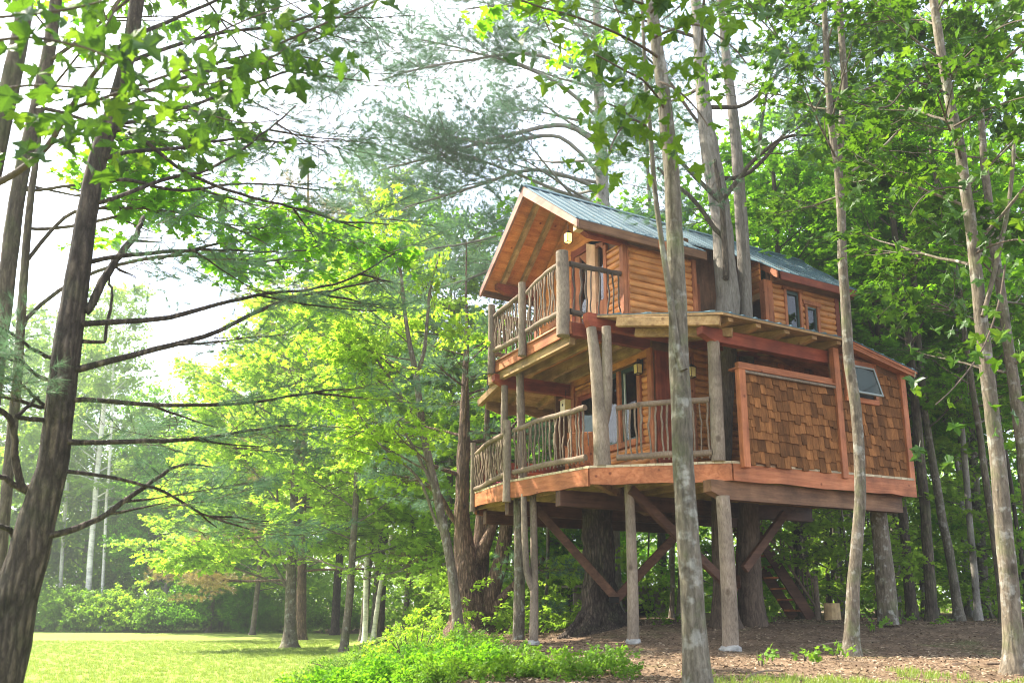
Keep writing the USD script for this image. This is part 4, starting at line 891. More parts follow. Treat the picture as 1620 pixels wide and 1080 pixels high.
def instancer(name, parent, protos, pos, q, scale, idx, kind='stuff', label=None, cat=None):
    """protos: [(mesh, material), ...] lists, one list per prototype."""
    pi = UsdGeom.PointInstancer.Define(stage, path_of(name, parent)); base = str(pi.GetPath()); targets = []
    for k, pieces in enumerate(protos):
        x = UsdGeom.Xform.Define(stage, f'{base}/proto_{k}')
        for nm, mesh, mat in pieces: usdkit.mesh(stage, f'{base}/proto_{k}/{nm}', mesh, mat)
        targets.append(x.GetPath())
    pi.CreatePrototypesRel().SetTargets(targets)
    pi.CreateProtoIndicesAttr(Vt.IntArray.FromNumpy(np.asarray(idx, np.int32)))
    pi.CreatePositionsAttr(Vt.Vec3fArray.FromNumpy(np.asarray(pos, np.float32)))
    pi.CreateOrientationsAttr(Vt.QuathArray([Gf.Quath(float(a[3]), float(a[0]), float(a[1]), float(a[2])) for a in q]))
    pi.CreateScalesAttr(Vt.Vec3fArray.FromNumpy(np.repeat(np.asarray(scale, np.float32)[:, None], 3, 1)))
    return tag(pi, label, cat, None, kind)

def crown(parent, kind, leaf, twigmat, pos, dirs, scale, r, name='crown', tilt=.35):
    pos, dirs = np.asarray(pos), np.asarray(dirs, float)
    n = len(pos)
    if not n: return
    ups = np.stack([r.normal(0, tilt, n), r.normal(0, tilt, n), np.ones(n)], 1)
    q = quats(dirs, ups, r.normal(0, tilt, n))
    protos = [[('leaves', a, M[leaf])] + ([('twigs', b, M[twigmat])] if b is not None else []) for a, b in SPRAYS[kind]]
    return instancer(name, parent, protos, pos, q, scale, r.integers(len(protos), size=n))

# ------------------------------------------------------------------ trees
def limb(p0, az, el, L, r, curl=.25, n=9, wob=.05):
    d = np.array([math.sin(az) * math.cos(el), math.cos(az) * math.cos(el), math.sin(el)]); t = np.linspace(0, 1, n)[:, None]
    w = np.cumsum(r.normal(0, wob * L / n, (n, 3)), 0); w -= w[0]
    return p0 + d * L * t + np.array([0, 0, 1]) * curl * L * t ** 2 + w

def tree(name, label, cat, trunk, limbs=(), sprays='mid', leaf='leaf_maple', bark_='bark_maple', seed=0, crown_z=(5, 14), n_limbs=14, limb_len=(2, 4), limb_el=(.2, .7),
         n_spray=140, spray_s=(.8, 1.3), group=None, rough=.06, sides=14, extra=(), flatness=.35, az_bias=None, sub=True, curl=.1, limb_bark=None, limb_r=.32, drop=.0, inner=.35):
    """trunk: (points, radii); limbs: further (points, radii) given by hand with a flag for leaves. Everything else grows at random from the seed."""
    r = np.random.default_rng(seed)
    t = thing(name, label, cat, group=group)
    pts, rad = trunk; pts = np.asarray(pts, float)
    L = np.linalg.norm(np.diff(pts, axis=0), axis=1).sum()
    pp, rr = curve(pts, int(np.clip(L / .12, 24, 110)), rad)
    rr = rr * (1 + .55 * np.exp(-np.maximum(0, pp[:, 2] - pp[0, 2] - .1) / .16))      # root flare
    tt = np.linspace(0, 1, len(pp))[:, None]; wv = np.stack([meshkit.fbm(np.c_[pp[:, 2] * .55, pp[:, 2] * 0 + seed, pp[:, 2] * 0 + k * 5.1], 3, seed) - .5 for k in range(2)] + [tt[:, 0] * 0], 1)
    pp = pp + wv * np.minimum(1, tt * 6) * min(rr.max() * .9 + .02, .075)
    parts = [tube(pp, rr, sides, rough * 1.5, seed, freq=8)]
    for ep, er in extra:
        ep2, er2 = curve(ep, 36, er); parts.append(tube(ep2, er2, max(8, sides - 4), rough, seed + 1, freq=6))
    obj('trunk', cat_mesh(parts), M[bark_], t, smooth=60)
    LP, SP, SD = [], [], []
    def leafy(path, k, lo=inner):
        for _ in range(k):
            q = r.uniform(lo, 1) * (len(path) - 1); i = min(int(q), len(path) - 2); p = path[i] + (path[i + 1] - path[i]) * (q - i)
            d = path[i + 1] - path[i]; d = d / (np.linalg.norm(d) + 1e-9); a = r.normal(0, .9)
            d = np.array([d[0] * math.cos(a) - d[1] * math.sin(a), d[0] * math.sin(a) + d[1] * math.cos(a), d[2] * .4 - drop])
            SP.append(p + r.normal(0, .05, 3)); SD.append(d)
    for lp, lr_, k in limbs:
        lp, lr_ = np.asarray(lp), np.asarray(lr_); near = pp[np.argmin(np.linalg.norm(pp - lp[0], axis=1))]
        if .02 < np.linalg.norm(near - lp[0]) < .8: lp, lr_ = np.vstack([near, lp]), np.r_[lr_[0] * 1.25, lr_]     # rooted in the trunk
        q, qr = curve(lp, 22, lr_); own = len(LP); w = np.cumsum(r.normal(0, .012, q.shape), 0); w -= w[0]; q = q + w * np.linspace(0, 1, 22)[:, None]
        LP.append(tube(q, qr, 7, .1, int(r.integers(999)), freq=12))
        if k:
            for j in range(max(2, k // 4)):
                s0 = q[int(r.uniform(.3, .95) * 21)]; dd = q[-1] - q[0]; az = math.atan2(dd[0], dd[1]) + r.normal(0, .7)
                sl = limb(s0, az, r.normal(.0, .22), np.linalg.norm(dd) * r.uniform(.15, .35), r, .05, 6)
                LP.append(tube(sl, np.linspace(.012, .004, 6) * (1 + lr_[0] * 6), 4, caps=False)); leafy(sl, 3, .2)
            leafy(q, k // 2, .45)
        obj('branch', cat_mesh(LP[own:]), M[limb_bark or bark_], t, smooth=True); del LP[own:]
    per = max(1, n_spray // max(1, n_limbs))
    hz = pp[:, 2]
    for k in range(n_limbs):
        z = crown_z[0] + (crown_z[1] - crown_z[0]) * ((k + r.uniform(0, 1)) / n_limbs); i = int(np.argmin(np.abs(hz - z))); p0 = pp[i]
        frac = (z - crown_z[0]) / (crown_z[1] - crown_z[0] + 1e-6)
        az = k * 2.4 + r.normal(0, .4) if az_bias is None else r.normal(az_bias[0], az_bias[1])
        ll = r.uniform(*limb_len) * (1.15 - .75 * frac); el = r.uniform(*limb_el) + .3 * frac
        q = limb(p0, az, el, ll, r, curl); LP.append(tube(q, np.linspace(max(.014, min(rr[i] * limb_r, .06)), .006, len(q)), 6, .05, 1))
        leafy(q, per // 2)
        if sub:
            for j in range(3):
                s0 = q[int(r.uniform(.25, .85) * (len(q) - 1))]
                sl = limb(s0, az + r.choice([-1, 1]) * r.uniform(.4, 1.0), el * .4 + r.normal(0, .15), ll * r.uniform(.3, .55), r, .05, 6)
                LP.append(tube(sl, np.linspace(.012, .004, 6), 4, caps=False)); leafy(sl, max(1, per // 6), .15)
    if LP: obj('limbs', cat_mesh(LP), M[limb_bark or bark_], t, smooth=True, kind='stuff')
    if SP:
        crown(t, sprays, leaf, 'twig_dark', SP, SD, r.uniform(*spray_s, len(SP)), r, tilt=flatness)
    return t

def px_path(rows, d, ground=False):
    """[(px, py, width px)] at depth d (or (px, py, width, depth)) -> points, radii."""
    P, R_ = [], []
    for row in rows:
        dep = row[3] if len(row) > 3 else d
        p = at(row[0], row[1], dep); P.append(p); R_.append(row[2] * .86 / 2 / F * dep)
    P, R_ = np.array(P), np.array(R_)
    if ground:   # root flare and foot below the soil
        z = float(ground_z(P[0, 0], P[0, 1]))
        P[0, 2] = z - .12
    return P, R_
def grown(rows, d, top=None, taper=.25, lean=(0, 0)):
    """A trunk as seen, carried on above the picture to a real height."""
    P, R_ = px_path(rows, d, True)
    if top:
        v = P[-1] - P[-2]; v = v / np.linalg.norm(v); v = v * .5 + np.array([0, 0, .5]); n = 3; h = (top - P[-1, 2])
        for k in range(1, n + 1): P = np.vstack([P, P[-k] * 0 + P[len(P) - 1] + np.array([v[0] / v[2] * h / n * .4, v[1] * 0, h / n])]); R_ = np.r_[R_, R_[-1] * (1 - (1 - taper) * k / n / 1.6)]
    return P, R_

# --- left side: big white pine in front
t1 = grown([(-22, 1160, 94), (12, 1000, 76), (50, 850, 67), (84, 720, 51), (106, 560, 48), (126, 420, 44), (147, 300, 36), (182, 180, 32), (206, 60, 28), (225, -60, 25), (240, -200, 21)], 6.6, 15)
def lp(rows, d0, d1, k, w0=14, w1=3):
    n = len(rows); return (*px_path([(x, y, w0 + (w1 - w0) * i / (n - 1), d0 + (d1 - d0) * i / (n - 1)) for i, (x, y) in enumerate(rows)], d0), k)
pine_limbs = [
    lp([(118, 632), (220, 638), (330, 637), (470, 622), (560, 612)], 6.6, 7.4, 7, 11), lp([(115, 700), (270, 695), (400, 682), (470, 676)], 6.6, 7.6, 6, 11),
    lp([(80, 846), (160, 818), (230, 765), (290, 738), (330, 742)], 6.6, 7.2, 3, 13), lp([(240, 762), (330, 800), (420, 806)], 6.9, 7.4, 3, 6),
    lp([(138, 580), (250, 550), (330, 530), (420, 487), (520, 462), (600, 436)], 6.6, 8, 5, 13), lp([(140, 512), (260, 505), (330, 487), (420, 465), (540, 448), (640, 400)], 6.6, 8.4, 6, 12),
    lp([(152, 412), (280, 396), (350, 390), (480, 392)], 6.6, 8, 4, 10), lp([(135, 492), (165, 430), (190, 392), (215, 362), (225, 330)], 6.6, 7.0, 3, 18, 9),
    lp([(160, 320), (260, 285), (330, 270), (400, 225), (470, 160)], 6.6, 8, 6, 9), lp([(170, 250), (280, 235), (380, 220), (480, 225)], 6.6, 8.4, 7, 9),
    lp([(180, 195), (290, 170), (400, 130), (520, 80)], 6.6, 8.4, 8, 9), lp([(190, 150), (300, 120), (420, 95), (560, 20)], 6.6, 8.4, 8, 9),
    lp([(200, 100), (330, 60), (460, 40), (580, -20)], 6.6, 8.4, 8, 9), lp([(205, 60), (340, 0), (460, -60)], 6.6, 8, 7, 9), lp([(190, 205), (300, 275), (380, 310), (460, 330), (560, 360)], 6.6, 8.4, 6, 9),
    lp([(165, 290), (280, 300), (400, 290), (520, 300)], 6.6, 8.6, 7, 8), lp([(75, 565), (40, 545), (-30, 515)], 6.6, 6.2, 2, 9), lp([(80, 600), (0, 552), (-60, 540)], 6.6, 6, 2, 9), lp([(70, 640), (20, 600), (-40, 575)], 6.6, 6, 2, 7),
    lp([(65, 645), (0, 632), (-60, 640)], 6.6, 6, 3, 8), lp([(40, 775), (25, 720), (22, 660), (0, 645), (-30, 610)], 6.6, 6.2, 0, 15, 9), lp([(24, 662), (45, 648), (68, 642)], 6.4, 6.6, 0, 8, 5), lp([(35, 770), (10, 752), (-30, 735)], 6.6, 6.3, 0, 12, 8), lp([(18, 845), (0, 835), (-40, 825)], 6.6, 6.3, 0, 11, 8),
    lp([(165, 540), (175, 480), (180, 440)], 6.7, 6.8, 0, 7, 4)]
tree('white_pine', 'big leaning white pine at the left edge with long bare lower branches', 'tree', t1, pine_limbs, 'pine', 'needle', 'bark_pine', 11, crown_z=(8.0, 14), n_limbs=18, limb_len=(2, 3.6), limb_el=(0, .35), n_spray=130, spray_s=(.8, 1.2), sides=26, rough=.1, flatness=.3)

# --- left edge maples
tree('maple_tree', 'dark maple trunk rising at the left edge just behind the white pine', 'tree', grown([(-60, 900, 34), (-20, 700, 32), (8, 480, 30), (35, 300, 28), (62, 150, 26), (88, 0, 23), (105, -150, 20)], 7.6, 14), (), 'mid', 'leaf_near', 'bark_maple_dark', 12, crown_z=(6.5, 13), n_limbs=12, n_spray=110, limb_len=(2, 3.5))
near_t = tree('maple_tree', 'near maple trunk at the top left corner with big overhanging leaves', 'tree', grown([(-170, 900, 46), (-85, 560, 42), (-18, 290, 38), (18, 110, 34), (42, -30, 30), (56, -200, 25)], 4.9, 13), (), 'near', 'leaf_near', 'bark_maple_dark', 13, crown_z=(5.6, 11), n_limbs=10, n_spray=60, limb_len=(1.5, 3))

def leafy_branches(parent, branches, n, leaf, size, seed, spread=(.25, .25, .16), barkm='twig_dark'):
    """Branches close to the camera; every leaf a piece of its own."""
    r = np.random.default_rng(seed); paths = []
    for rows, d0, d1, w0, w1 in branches:
        P, R_, _ = lp(rows, d0, d1, 0, w0, w1); q, qr = curve(P, 24, R_); obj('branch', tube(q, qr, 7, .1, int(r.integers(999)), freq=14), M[barkm], parent, smooth=True); paths.append(q)
    tot = sum(len(p) for p in paths)
    for k in range(n):
        p = paths[r.choice(len(paths), p=np.array([np.linalg.norm(x[-1] - x[0]) for x in paths]) / sum(np.linalg.norm(x[-1] - x[0]) for x in paths))]
        c = p[int(r.uniform(.1, 1) * (len(p) - 1))] + r.normal(0, 1, 3) * spread + [0, 0, -.05]
        a = r.uniform(0, 2 * PI); d = np.array([math.cos(a), math.sin(a), r.uniform(-1.6, -.1)]); up = np.array([r.normal() * .5, r.normal() * .5 - .7, .8]); sz = size * r.uniform(.7, 1.25)
        R_ = rot_to(d, up); v = SH_HI[0].copy(); v[:, 2] += .14 * np.sin(v[:, 0] * 5 + r.uniform(0, 6)) + r.uniform(-.3, .05) * v[:, 1] ** 2 + r.uniform(-.1, .5) * v[:, 0] ** 2
        v = v * sz @ R_.T + c; stem_ = tube([c - d / np.linalg.norm(d) * sz * .55 + [0, 0, .03], c, c + R_[:, 1] * sz * .1], .0016, 3, caps=False)
        obj('leaf', cat_mesh([(v, SH_HI[1]), stem_]), M[[leaf, leaf, 'leaf_near_pale', 'leaf_near_dark'][int(r.integers(4))]], parent)
leafy_branches(near_t, [([(-30, 300), (70, 237), (112, 170), (155, 108), (190, 72), (220, 48)], 4.7, 4.2, 14, 5), ([(112, 172), (180, 150), (270, 118), (400, 85), (530, 30), (600, 0)], 4.5, 5, 8, 3), ([(-30, 150), (60, 135), (150, 140), (270, 140), (360, 125), (470, 60)], 4.2, 4.6, 6, 2),
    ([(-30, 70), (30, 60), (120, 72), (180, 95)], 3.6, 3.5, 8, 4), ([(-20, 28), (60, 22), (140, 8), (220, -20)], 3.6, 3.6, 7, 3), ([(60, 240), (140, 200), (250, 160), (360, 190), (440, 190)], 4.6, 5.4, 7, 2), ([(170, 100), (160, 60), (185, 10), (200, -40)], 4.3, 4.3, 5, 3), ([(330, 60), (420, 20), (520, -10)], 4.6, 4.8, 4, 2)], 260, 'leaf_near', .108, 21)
# mid-distance maple sprays in front of the pine (twigs hanging into the gap)
tree('maple_tree', 'young maple reaching leafy twigs across the white pine trunk', 'tree', grown([(-30, 1150, 22), (0, 900, 20), (30, 600, 17), (45, 380, 14), (60, 250, 11)], 9.0, 10), [lp([(35, 420), (120, 335), (230, 330), (330, 350), (430, 395)], 9, 9.4, 16, 8), lp([(45, 360), (180, 345), (260, 300), (320, 270)], 9, 9.8, 12, 7), lp([(40, 300), (150, 290), (230, 262)], 9, 9.4, 14, 7), lp([(30, 520), (150, 430), (300, 405), (420, 415), (560, 380), (620, 400)], 9, 11, 22, 8), lp([(250, 410), (380, 380), (500, 372), (620, 430)], 9.6, 11.4, 18, 6)],
     'near', 'leaf_maple', 'bark_maple_dark', 14, crown_z=(6, 10), n_limbs=4, n_spray=30, spray_s=(.7, 1.1))

# --- the lawn maple and the trees beyond the lawn
tree('maple_tree', 'yellow-green young maple standing alone on the lawn', 'tree', grown([(458, 1024, 30), (459, 985, 22), (460, 930, 19), (462, 850, 16), (466, 760, 13), (471, 680, 11), (475, 590, 8), (478, 520, 5)], 29),
     [lp([(461, 940), (440, 905), (425, 880), (400, 850), (360, 800), (320, 770)], 29, 28, 24, 7), lp([(461, 915), (448, 890), (440, 860), (438, 760), (430, 680)], 29, 29, 24, 6), lp([(462, 900), (500, 860), (540, 840), (600, 800)], 29, 29, 24, 5), lp([(462, 880), (480, 800), (500, 720), (520, 640)], 29, 30, 24, 5), lp([(461, 930), (390, 905), (320, 880), (280, 860)], 29, 27.5, 22, 4), lp([(463, 820), (400, 740), (350, 660)], 29, 28.5, 24, 5)],
     'mid', 'leaf_yellow', 'bark_tan', 15, crown_z=(4.0, 11.5), n_limbs=30, n_spray=330, limb_len=(2.6, 4.6), limb_el=(.0, .5), spray_s=(1.0, 1.7), sides=18, extra=[px_path([(463, 860, 10), (480, 760, 8), (484, 690, 7)], 29)])
tree('pine_tree', 'brown pine trunk just behind the lawn maple with yellowed lower boughs', 'tree', grown([(476, 1000, 20), (477, 930, 17), (479, 800, 14), (483, 600, 10), (486, 400, 7), (488, 250, 4)], 35),
     [lp([(477, 915), (400, 918), (340, 915), (285, 908)], 35, 34, 26, 5), lp([(477, 905), (560, 900), (640, 905)], 35, 34, 22, 5), lp([(478, 850), (400, 850), (330, 858)], 35, 34, 20, 5)], 'pinefar', 'needle_tan', 'bark_pine_red', 16, crown_z=(5, 20), n_limbs=26, n_spray=160, limb_len=(2, 4), limb_el=(0, .2))

rr_ = np.random.default_rng(99)
# birches and trees on the far side of the lawn
for i, (x, y, w, d, lean, lb) in enumerate([(138, 950, 11, 50, 32, 'tall white birch at the far lawn edge, thickest of the birches left'), (95, 940, 7, 53, 26, 'slim white birch nearest the white pine trunk, at the far lawn edge'), (162, 945, 6, 50, 20, 'slanting thin white birch right of the thickest birch'), (4, 930, 8, 53, 20, 'white birch half hidden left of the white pine trunk')]):
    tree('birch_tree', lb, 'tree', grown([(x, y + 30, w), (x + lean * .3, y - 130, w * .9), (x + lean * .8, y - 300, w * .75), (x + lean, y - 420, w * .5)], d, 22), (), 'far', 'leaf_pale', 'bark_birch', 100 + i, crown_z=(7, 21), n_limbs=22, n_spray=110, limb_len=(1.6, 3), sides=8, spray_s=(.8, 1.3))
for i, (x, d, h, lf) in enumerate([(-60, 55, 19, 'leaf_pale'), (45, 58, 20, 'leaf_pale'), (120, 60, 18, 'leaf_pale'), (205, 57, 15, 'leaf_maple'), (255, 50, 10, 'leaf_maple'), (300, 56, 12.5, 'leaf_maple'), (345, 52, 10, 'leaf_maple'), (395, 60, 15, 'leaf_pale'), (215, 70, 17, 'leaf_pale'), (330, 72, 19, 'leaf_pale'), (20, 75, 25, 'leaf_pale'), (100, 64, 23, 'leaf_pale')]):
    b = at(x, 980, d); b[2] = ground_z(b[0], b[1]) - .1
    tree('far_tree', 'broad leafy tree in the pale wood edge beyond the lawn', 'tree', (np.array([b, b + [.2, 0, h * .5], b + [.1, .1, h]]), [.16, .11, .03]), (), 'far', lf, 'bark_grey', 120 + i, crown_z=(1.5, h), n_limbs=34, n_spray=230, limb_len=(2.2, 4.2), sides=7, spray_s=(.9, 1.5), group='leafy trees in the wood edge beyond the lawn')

def bush(label, x, y, rx, ry, h, n, leaf, seed, kind='shrub', s=(.8, 1.3), stems=7, name='bush', cat='bush'):
    r = np.random.default_rng(seed); t = thing(name, label, cat); z0 = float(ground_z(x, y)); SP, SD, ST = [], [], []
    for k in range(stems):
        a = r.uniform(0, 2 * PI); q = r.uniform(.3, 1); e = np.array([x + rx * q * math.cos(a), y + ry * q * math.sin(a), z0 + h * (1.05 - .6 * q * q) * r.uniform(.75, 1)])
        b = np.array([x + rx * .5 * q * math.cos(a), y + ry * .5 * q * math.sin(a), z0 - .05]); ST.append(tube(curve([b, (b + e) / 2 + [0, 0, h * .15], e], 8), np.linspace(.014, .005, 8), 5))
    for k in range(n):
        a, q = r.uniform(0, 2 * PI), math.sqrt(r.uniform(0, 1)); top = h * (1 - .75 * q ** 2) * (0.75 + .5 * float(meshkit.noise(np.array([x + math.cos(a) * q * 2.3, y + math.sin(a) * q * 2.3, seed * 1.3]), 2)))
        zz = top * (1 - r.uniform(0, 1) ** 2 * .9); xx, yy = x + rx * q * math.cos(a), y + ry * q * math.sin(a)
        SP.append((xx, yy, float(ground_z(xx, yy)) + zz)); SD.append((math.cos(a) + r.normal(0, .6), math.sin(a) + r.normal(0, .6), r.uniform(.0, .9)))
    obj('stems', cat_mesh(ST), M['twig_dark'], t, smooth=True, kind='stuff'); crown(t, kind, leaf, 'twig_dark', SP, SD, r.uniform(*s, n), r, name='foliage', tilt=.5); return t
for i, (x, d, rx, h, lf, lb) in enumerate([(80, 46, 2.2, 1.5, 'leaf_shrub', 'low bush at the far lawn edge right beside the white pine trunk'), (150, 45, 2.4, 1.9, 'leaf_shrub', 'rounded bush under the thickest birch at the far lawn edge'), (215, 44.5, 2.2, 1.9, 'leaf_yellow', 'bright yellow-green bush in the middle of the far lawn edge'), (278, 44, 1.9, 1.5, 'leaf_shrub', 'small light bush right of the yellow-green one at the far lawn edge'), (335, 43.5, 2.5, 3.2, 'leaf_deep', 'tall dark green bush at the right end of the far lawn edge'), (420, 52, 2.6, 2.2, 'leaf_shrub', 'pale bush seen past the left side of the lawn maple trunk'), (30, 48, 2.4, 2.2, 'leaf_shrub', 'bush at the lawn edge left of the white pine trunk'), (390, 47, 1.5, 1.0, 'leaf_shrub', 'small bush in the gap left of the lawn maple'), (520, 44, 2.5, 1.0, 'leaf_shrub', 'low bush right of the lawn maple trunk')]):
    b = at(x, 990, d); bush(lb, b[0], b[1], rx, 1.4, h, int(90 * rx), lf, 160 + i, 'far' if h > 3 else 'shrub', (.5, .8) if h > 3 else (1.3, 2.2))

# --- middle: thick multi-stemmed pine, maple saplings, birches
tree('pine_tree', 'thick many-stemmed old pine with arching lower limbs left of the treehouse', 'tree', grown([(745, 1006, 88), (742, 965, 66), (737, 900, 44), (732, 800, 27), (734, 680, 22), (736, 600, 13), (737, 520, 8), (736, 440, 4), (737, 380, 2)], 21),
     [lp([(755, 985), (785, 915), (798, 860), (806, 800), (812, 740)], 21, 20.5, 0, 36, 16), lp([(760, 990), (795, 945), (830, 912), (860, 880)], 21, 20, 3, 20, 9), lp([(748, 890), (775, 840), (790, 790), (780, 740)], 21, 21.5, 3, 26, 12), lp([(730, 830), (690, 780), (660, 760), (600, 750)], 21, 20, 8, 12, 4), lp([(733, 760), (680, 735), (620, 700), (560, 690)], 21, 20, 10, 10, 3), lp([(735, 700), (790, 690), (830, 650)], 21, 22, 6, 10, 4)],
     'pinefar', 'needle', 'bark_pine_red', 17, crown_z=(5, 9), n_limbs=14, n_spray=60, limb_len=(2.2, 4), limb_el=(-.05, .25), sides=26, rough=.13, extra=[px_path([(752, 960, 46), (760, 880, 32), (766, 780, 24), (770, 690, 13), (772, 620, 7), (775, 560, 2)], 21.3)], spray_s=(.8, 1.2))
tree('maple_tree', 'slender leaning maple with yellow-green leaves in front of the thick old pine', 'tree', grown([(727, 990, 24), (718, 920, 18), (704, 850, 17), (690, 780, 16), (678, 725, 15), (666, 660, 13), (658, 590, 12), (648, 540, 9), (638, 470, 7), (632, 400, 5)], 16.5),
     [lp([(658, 590), (672, 545), (676, 480), (690, 400)], 16.5, 16.8, 12, 9, 4), lp([(690, 780), (650, 700), (612, 640), (580, 560)], 16.5, 16, 18, 7, 2), lp([(700, 840), (665, 760), (600, 700), (560, 640)], 16.5, 15.5, 18, 7, 2), lp([(670, 680), (620, 600), (560, 520), (500, 470)], 16.5, 15, 20, 6, 2)],
     'mid', 'leaf_yellow', 'bark_tan', 18, crown_z=(3.8, 9.5), n_limbs=18, n_spray=190, limb_len=(1.5, 3.0), limb_el=(.05, .5), spray_s=(.6, 1.0), az_bias=(-1.5, .7))
for i, (rows, d, lb) in enumerate([([(577, 1000, 10), (580, 930, 9), (582, 860, 8), (584, 760, 6), (586, 600, 4)], 31, 'white birch stem right of the lawn maple, the upright one of the pair'), ([(590, 998, 9), (602, 930, 8), (614, 870, 7), (630, 780, 5), (650, 640, 3)], 31, 'white birch stem leaning right, second of the pair right of the lawn maple')]):
    tree('birch_tree', lb, 'tree', grown(rows, d, 12), (), 'mid', 'leaf_yellow', 'bark_birch', 30 + i, crown_z=(4, 11), n_limbs=10, n_spray=80, limb_len=(1, 2.2), sides=10, spray_s=(1, 1.5))
tree('pine_tree', 'grey pine trunk standing behind the treehouse ridge', 'tree', grown([(965, 985, 44), (962, 700, 36), (957, 400, 29), (953, 270, 26), (948, 140, 21), (944, 20, 17), (942, -100, 13)], 24, 24),
     [lp([(953, 235), (900, 200), (800, 215), (700, 245), (600, 270)], 24, 22, 30, 12, 3), lp([(955, 290), (880, 215), (760, 225), (640, 180)], 24, 22, 30, 10, 3), lp([(950, 190), (880, 130), (780, 90), (660, 60)], 24, 22, 30, 10, 3), lp([(955, 315), (860, 270), (740, 300), (640, 330)], 24, 22, 30, 10, 3), lp([(948, 140), (860, 90), (720, 100), (600, 130)], 24, 21, 32, 9, 3), lp([(958, 330), (880, 300), (780, 260), (690, 230)], 24, 22, 26, 9, 3), lp([(946, 60), (860, 20), (740, 20)], 24, 22, 28, 9, 3), lp([(950, 200), (1010, 150), (1060, 130)], 24, 24, 14, 9, 3), lp([(958, 340), (900, 340), (760, 380), (660, 400)], 24, 22.5, 20, 9, 3), lp([(958, 380), (850, 400), (740, 440), (640, 470)], 24, 23, 22, 9, 3)],
     'pinefar', 'needle', 'bark_grey', 19, crown_z=(11, 23), n_limbs=26, n_spray=200, limb_len=(3, 5.5), limb_el=(0, .3), sides=20, az_bias=(-1.4, .9))
for i, (x, d, h, lb) in enumerate([(600, 33, 21, 'tall pine left of the treehouse, its crown against the white sky'), (530, 40, 22, 'farther tall pine between the lawn maple and the treehouse'), (850, 30, 17, 'pine behind the treehouse seen under the left porch roof'), (1050, 34, 24, 'pine crown above the roof ridge of the treehouse')]):
    b = at(x, 985, d); b[2] = ground_z(b[0], b[1]) - .1
    tree('pine_tree', lb, 'tree', (np.array([b, b + [.1, 0, h * .5], b + [0, .1, h]]), [.2, .14, .03]), (), 'pinefar', 'needle', 'bark_pine', 40 + i, crown_z=(8 if x < 700 else 4, h), n_limbs=40, n_spray=330, limb_len=(2.2, 4.4), limb_el=(-.05, .2), sides=12, spray_s=(.8, 1.3))
for i, (x, d, h, lf, lb) in enumerate([(545, 26, 11, 'leaf_yellow', 'yellow-green maple just right of the lawn maple crown'), (640, 36, 13, 'leaf_yellow', 'yellow-green maple behind the paired birches'), (400, 40, 14, 'leaf_yellow', 'tall sunlit maple behind the left side of the lawn maple'), (740, 38, 12, 'leaf_maple', 'green maple behind the thick old pine'), (880, 36, 9, 'leaf_maple', 'green maple seen below the deck behind the support trunk'), (810, 27, 10, 'leaf_yellow', 'light maple seen past the left end of the deck'), (1000, 40, 9, 'leaf_maple', 'green maple behind the plywood hut')]):
    b = at(x, 985, d); b[2] = ground_z(b[0], b[1]) - .1
    tree('maple_tree', lb, 'tree', (np.array([b, b + [.2, 0, h * .5], b + [0, .1, h]]), [.13, .09, .02]), (), 'mid', lf, 'bark_tan', 50 + i, crown_z=(1.8, h), n_limbs=26, n_spray=260, limb_len=(1.8, 3.6), limb_el=(.0, .5), sides=10, spray_s=(1.0, 1.6))

for i, (x, d, h, z0, ll, ns, lf, lb) in enumerate([(1290, 27, 17, 6.5, 4.2, 260, 'leaf_maple', 'broad bright green maple crown above the far end of the treehouse roof'), (1420, 29, 18, 6.5, 4.2, 250, 'leaf_maple', 'broad green maple behind the trunks right of the treehouse'), (1560, 24, 17, 6, 4.0, 260, 'leaf_deep', 'dense green maple crown at the upper right corner'), (1640, 30, 17, 6, 4.2, 230, 'leaf_maple', 'broad green maple at the right border of the wood'), (1210, 33, 18, 7, 4.2, 220, 'leaf_maple', 'green maple crown seen between the house tree and the pale front maple'),
    (330, 43, 13.5, 2, 4.4, 360, 'leaf_yellow', 'broad sunlit yellow-green maple filling the view behind the lawn maple'), (470, 45, 17, 3, 4.6, 380, 'leaf_yellow', 'tall sunlit yellow-green maple above the lawn maple'), (590, 42, 17, 3, 4.6, 380, 'leaf_yellow', 'tall light green maple between the lawn maple and the leaning maple'), (700, 44, 14, 2, 4.2, 300, 'leaf_yellow', 'light green maple behind the left railing of the treehouse'),
    (575, 33, 19, 9, 3.6, 200, 'leaf_bright', 'tall airy maple with a thin crown against the sky left of the gable'), (455, 38, 17, 9, 3.8, 190, 'leaf_bright', 'tall airy maple whose top shows above the yellow-green lawn trees'), (700, 30, 15, 6, 3.4, 200, 'leaf_bright', 'airy light green maple beside the left end of the gable')]):
    b = at(x, 985, d); b[2] = ground_z(b[0], b[1]) - .1
    tree('maple_tree', lb, 'tree', (np.array([b, b + [.2, 0, h * .5], b + [0, .1, h]]), [.15, .1, .02]), (), 'mid', lf, 'bark_tan', 70 + i, crown_z=(z0, h), n_limbs=30, n_spray=ns, limb_len=(ll * .5, ll), limb_el=(.0, .5), sides=10, spray_s=(1.1, 1.8))

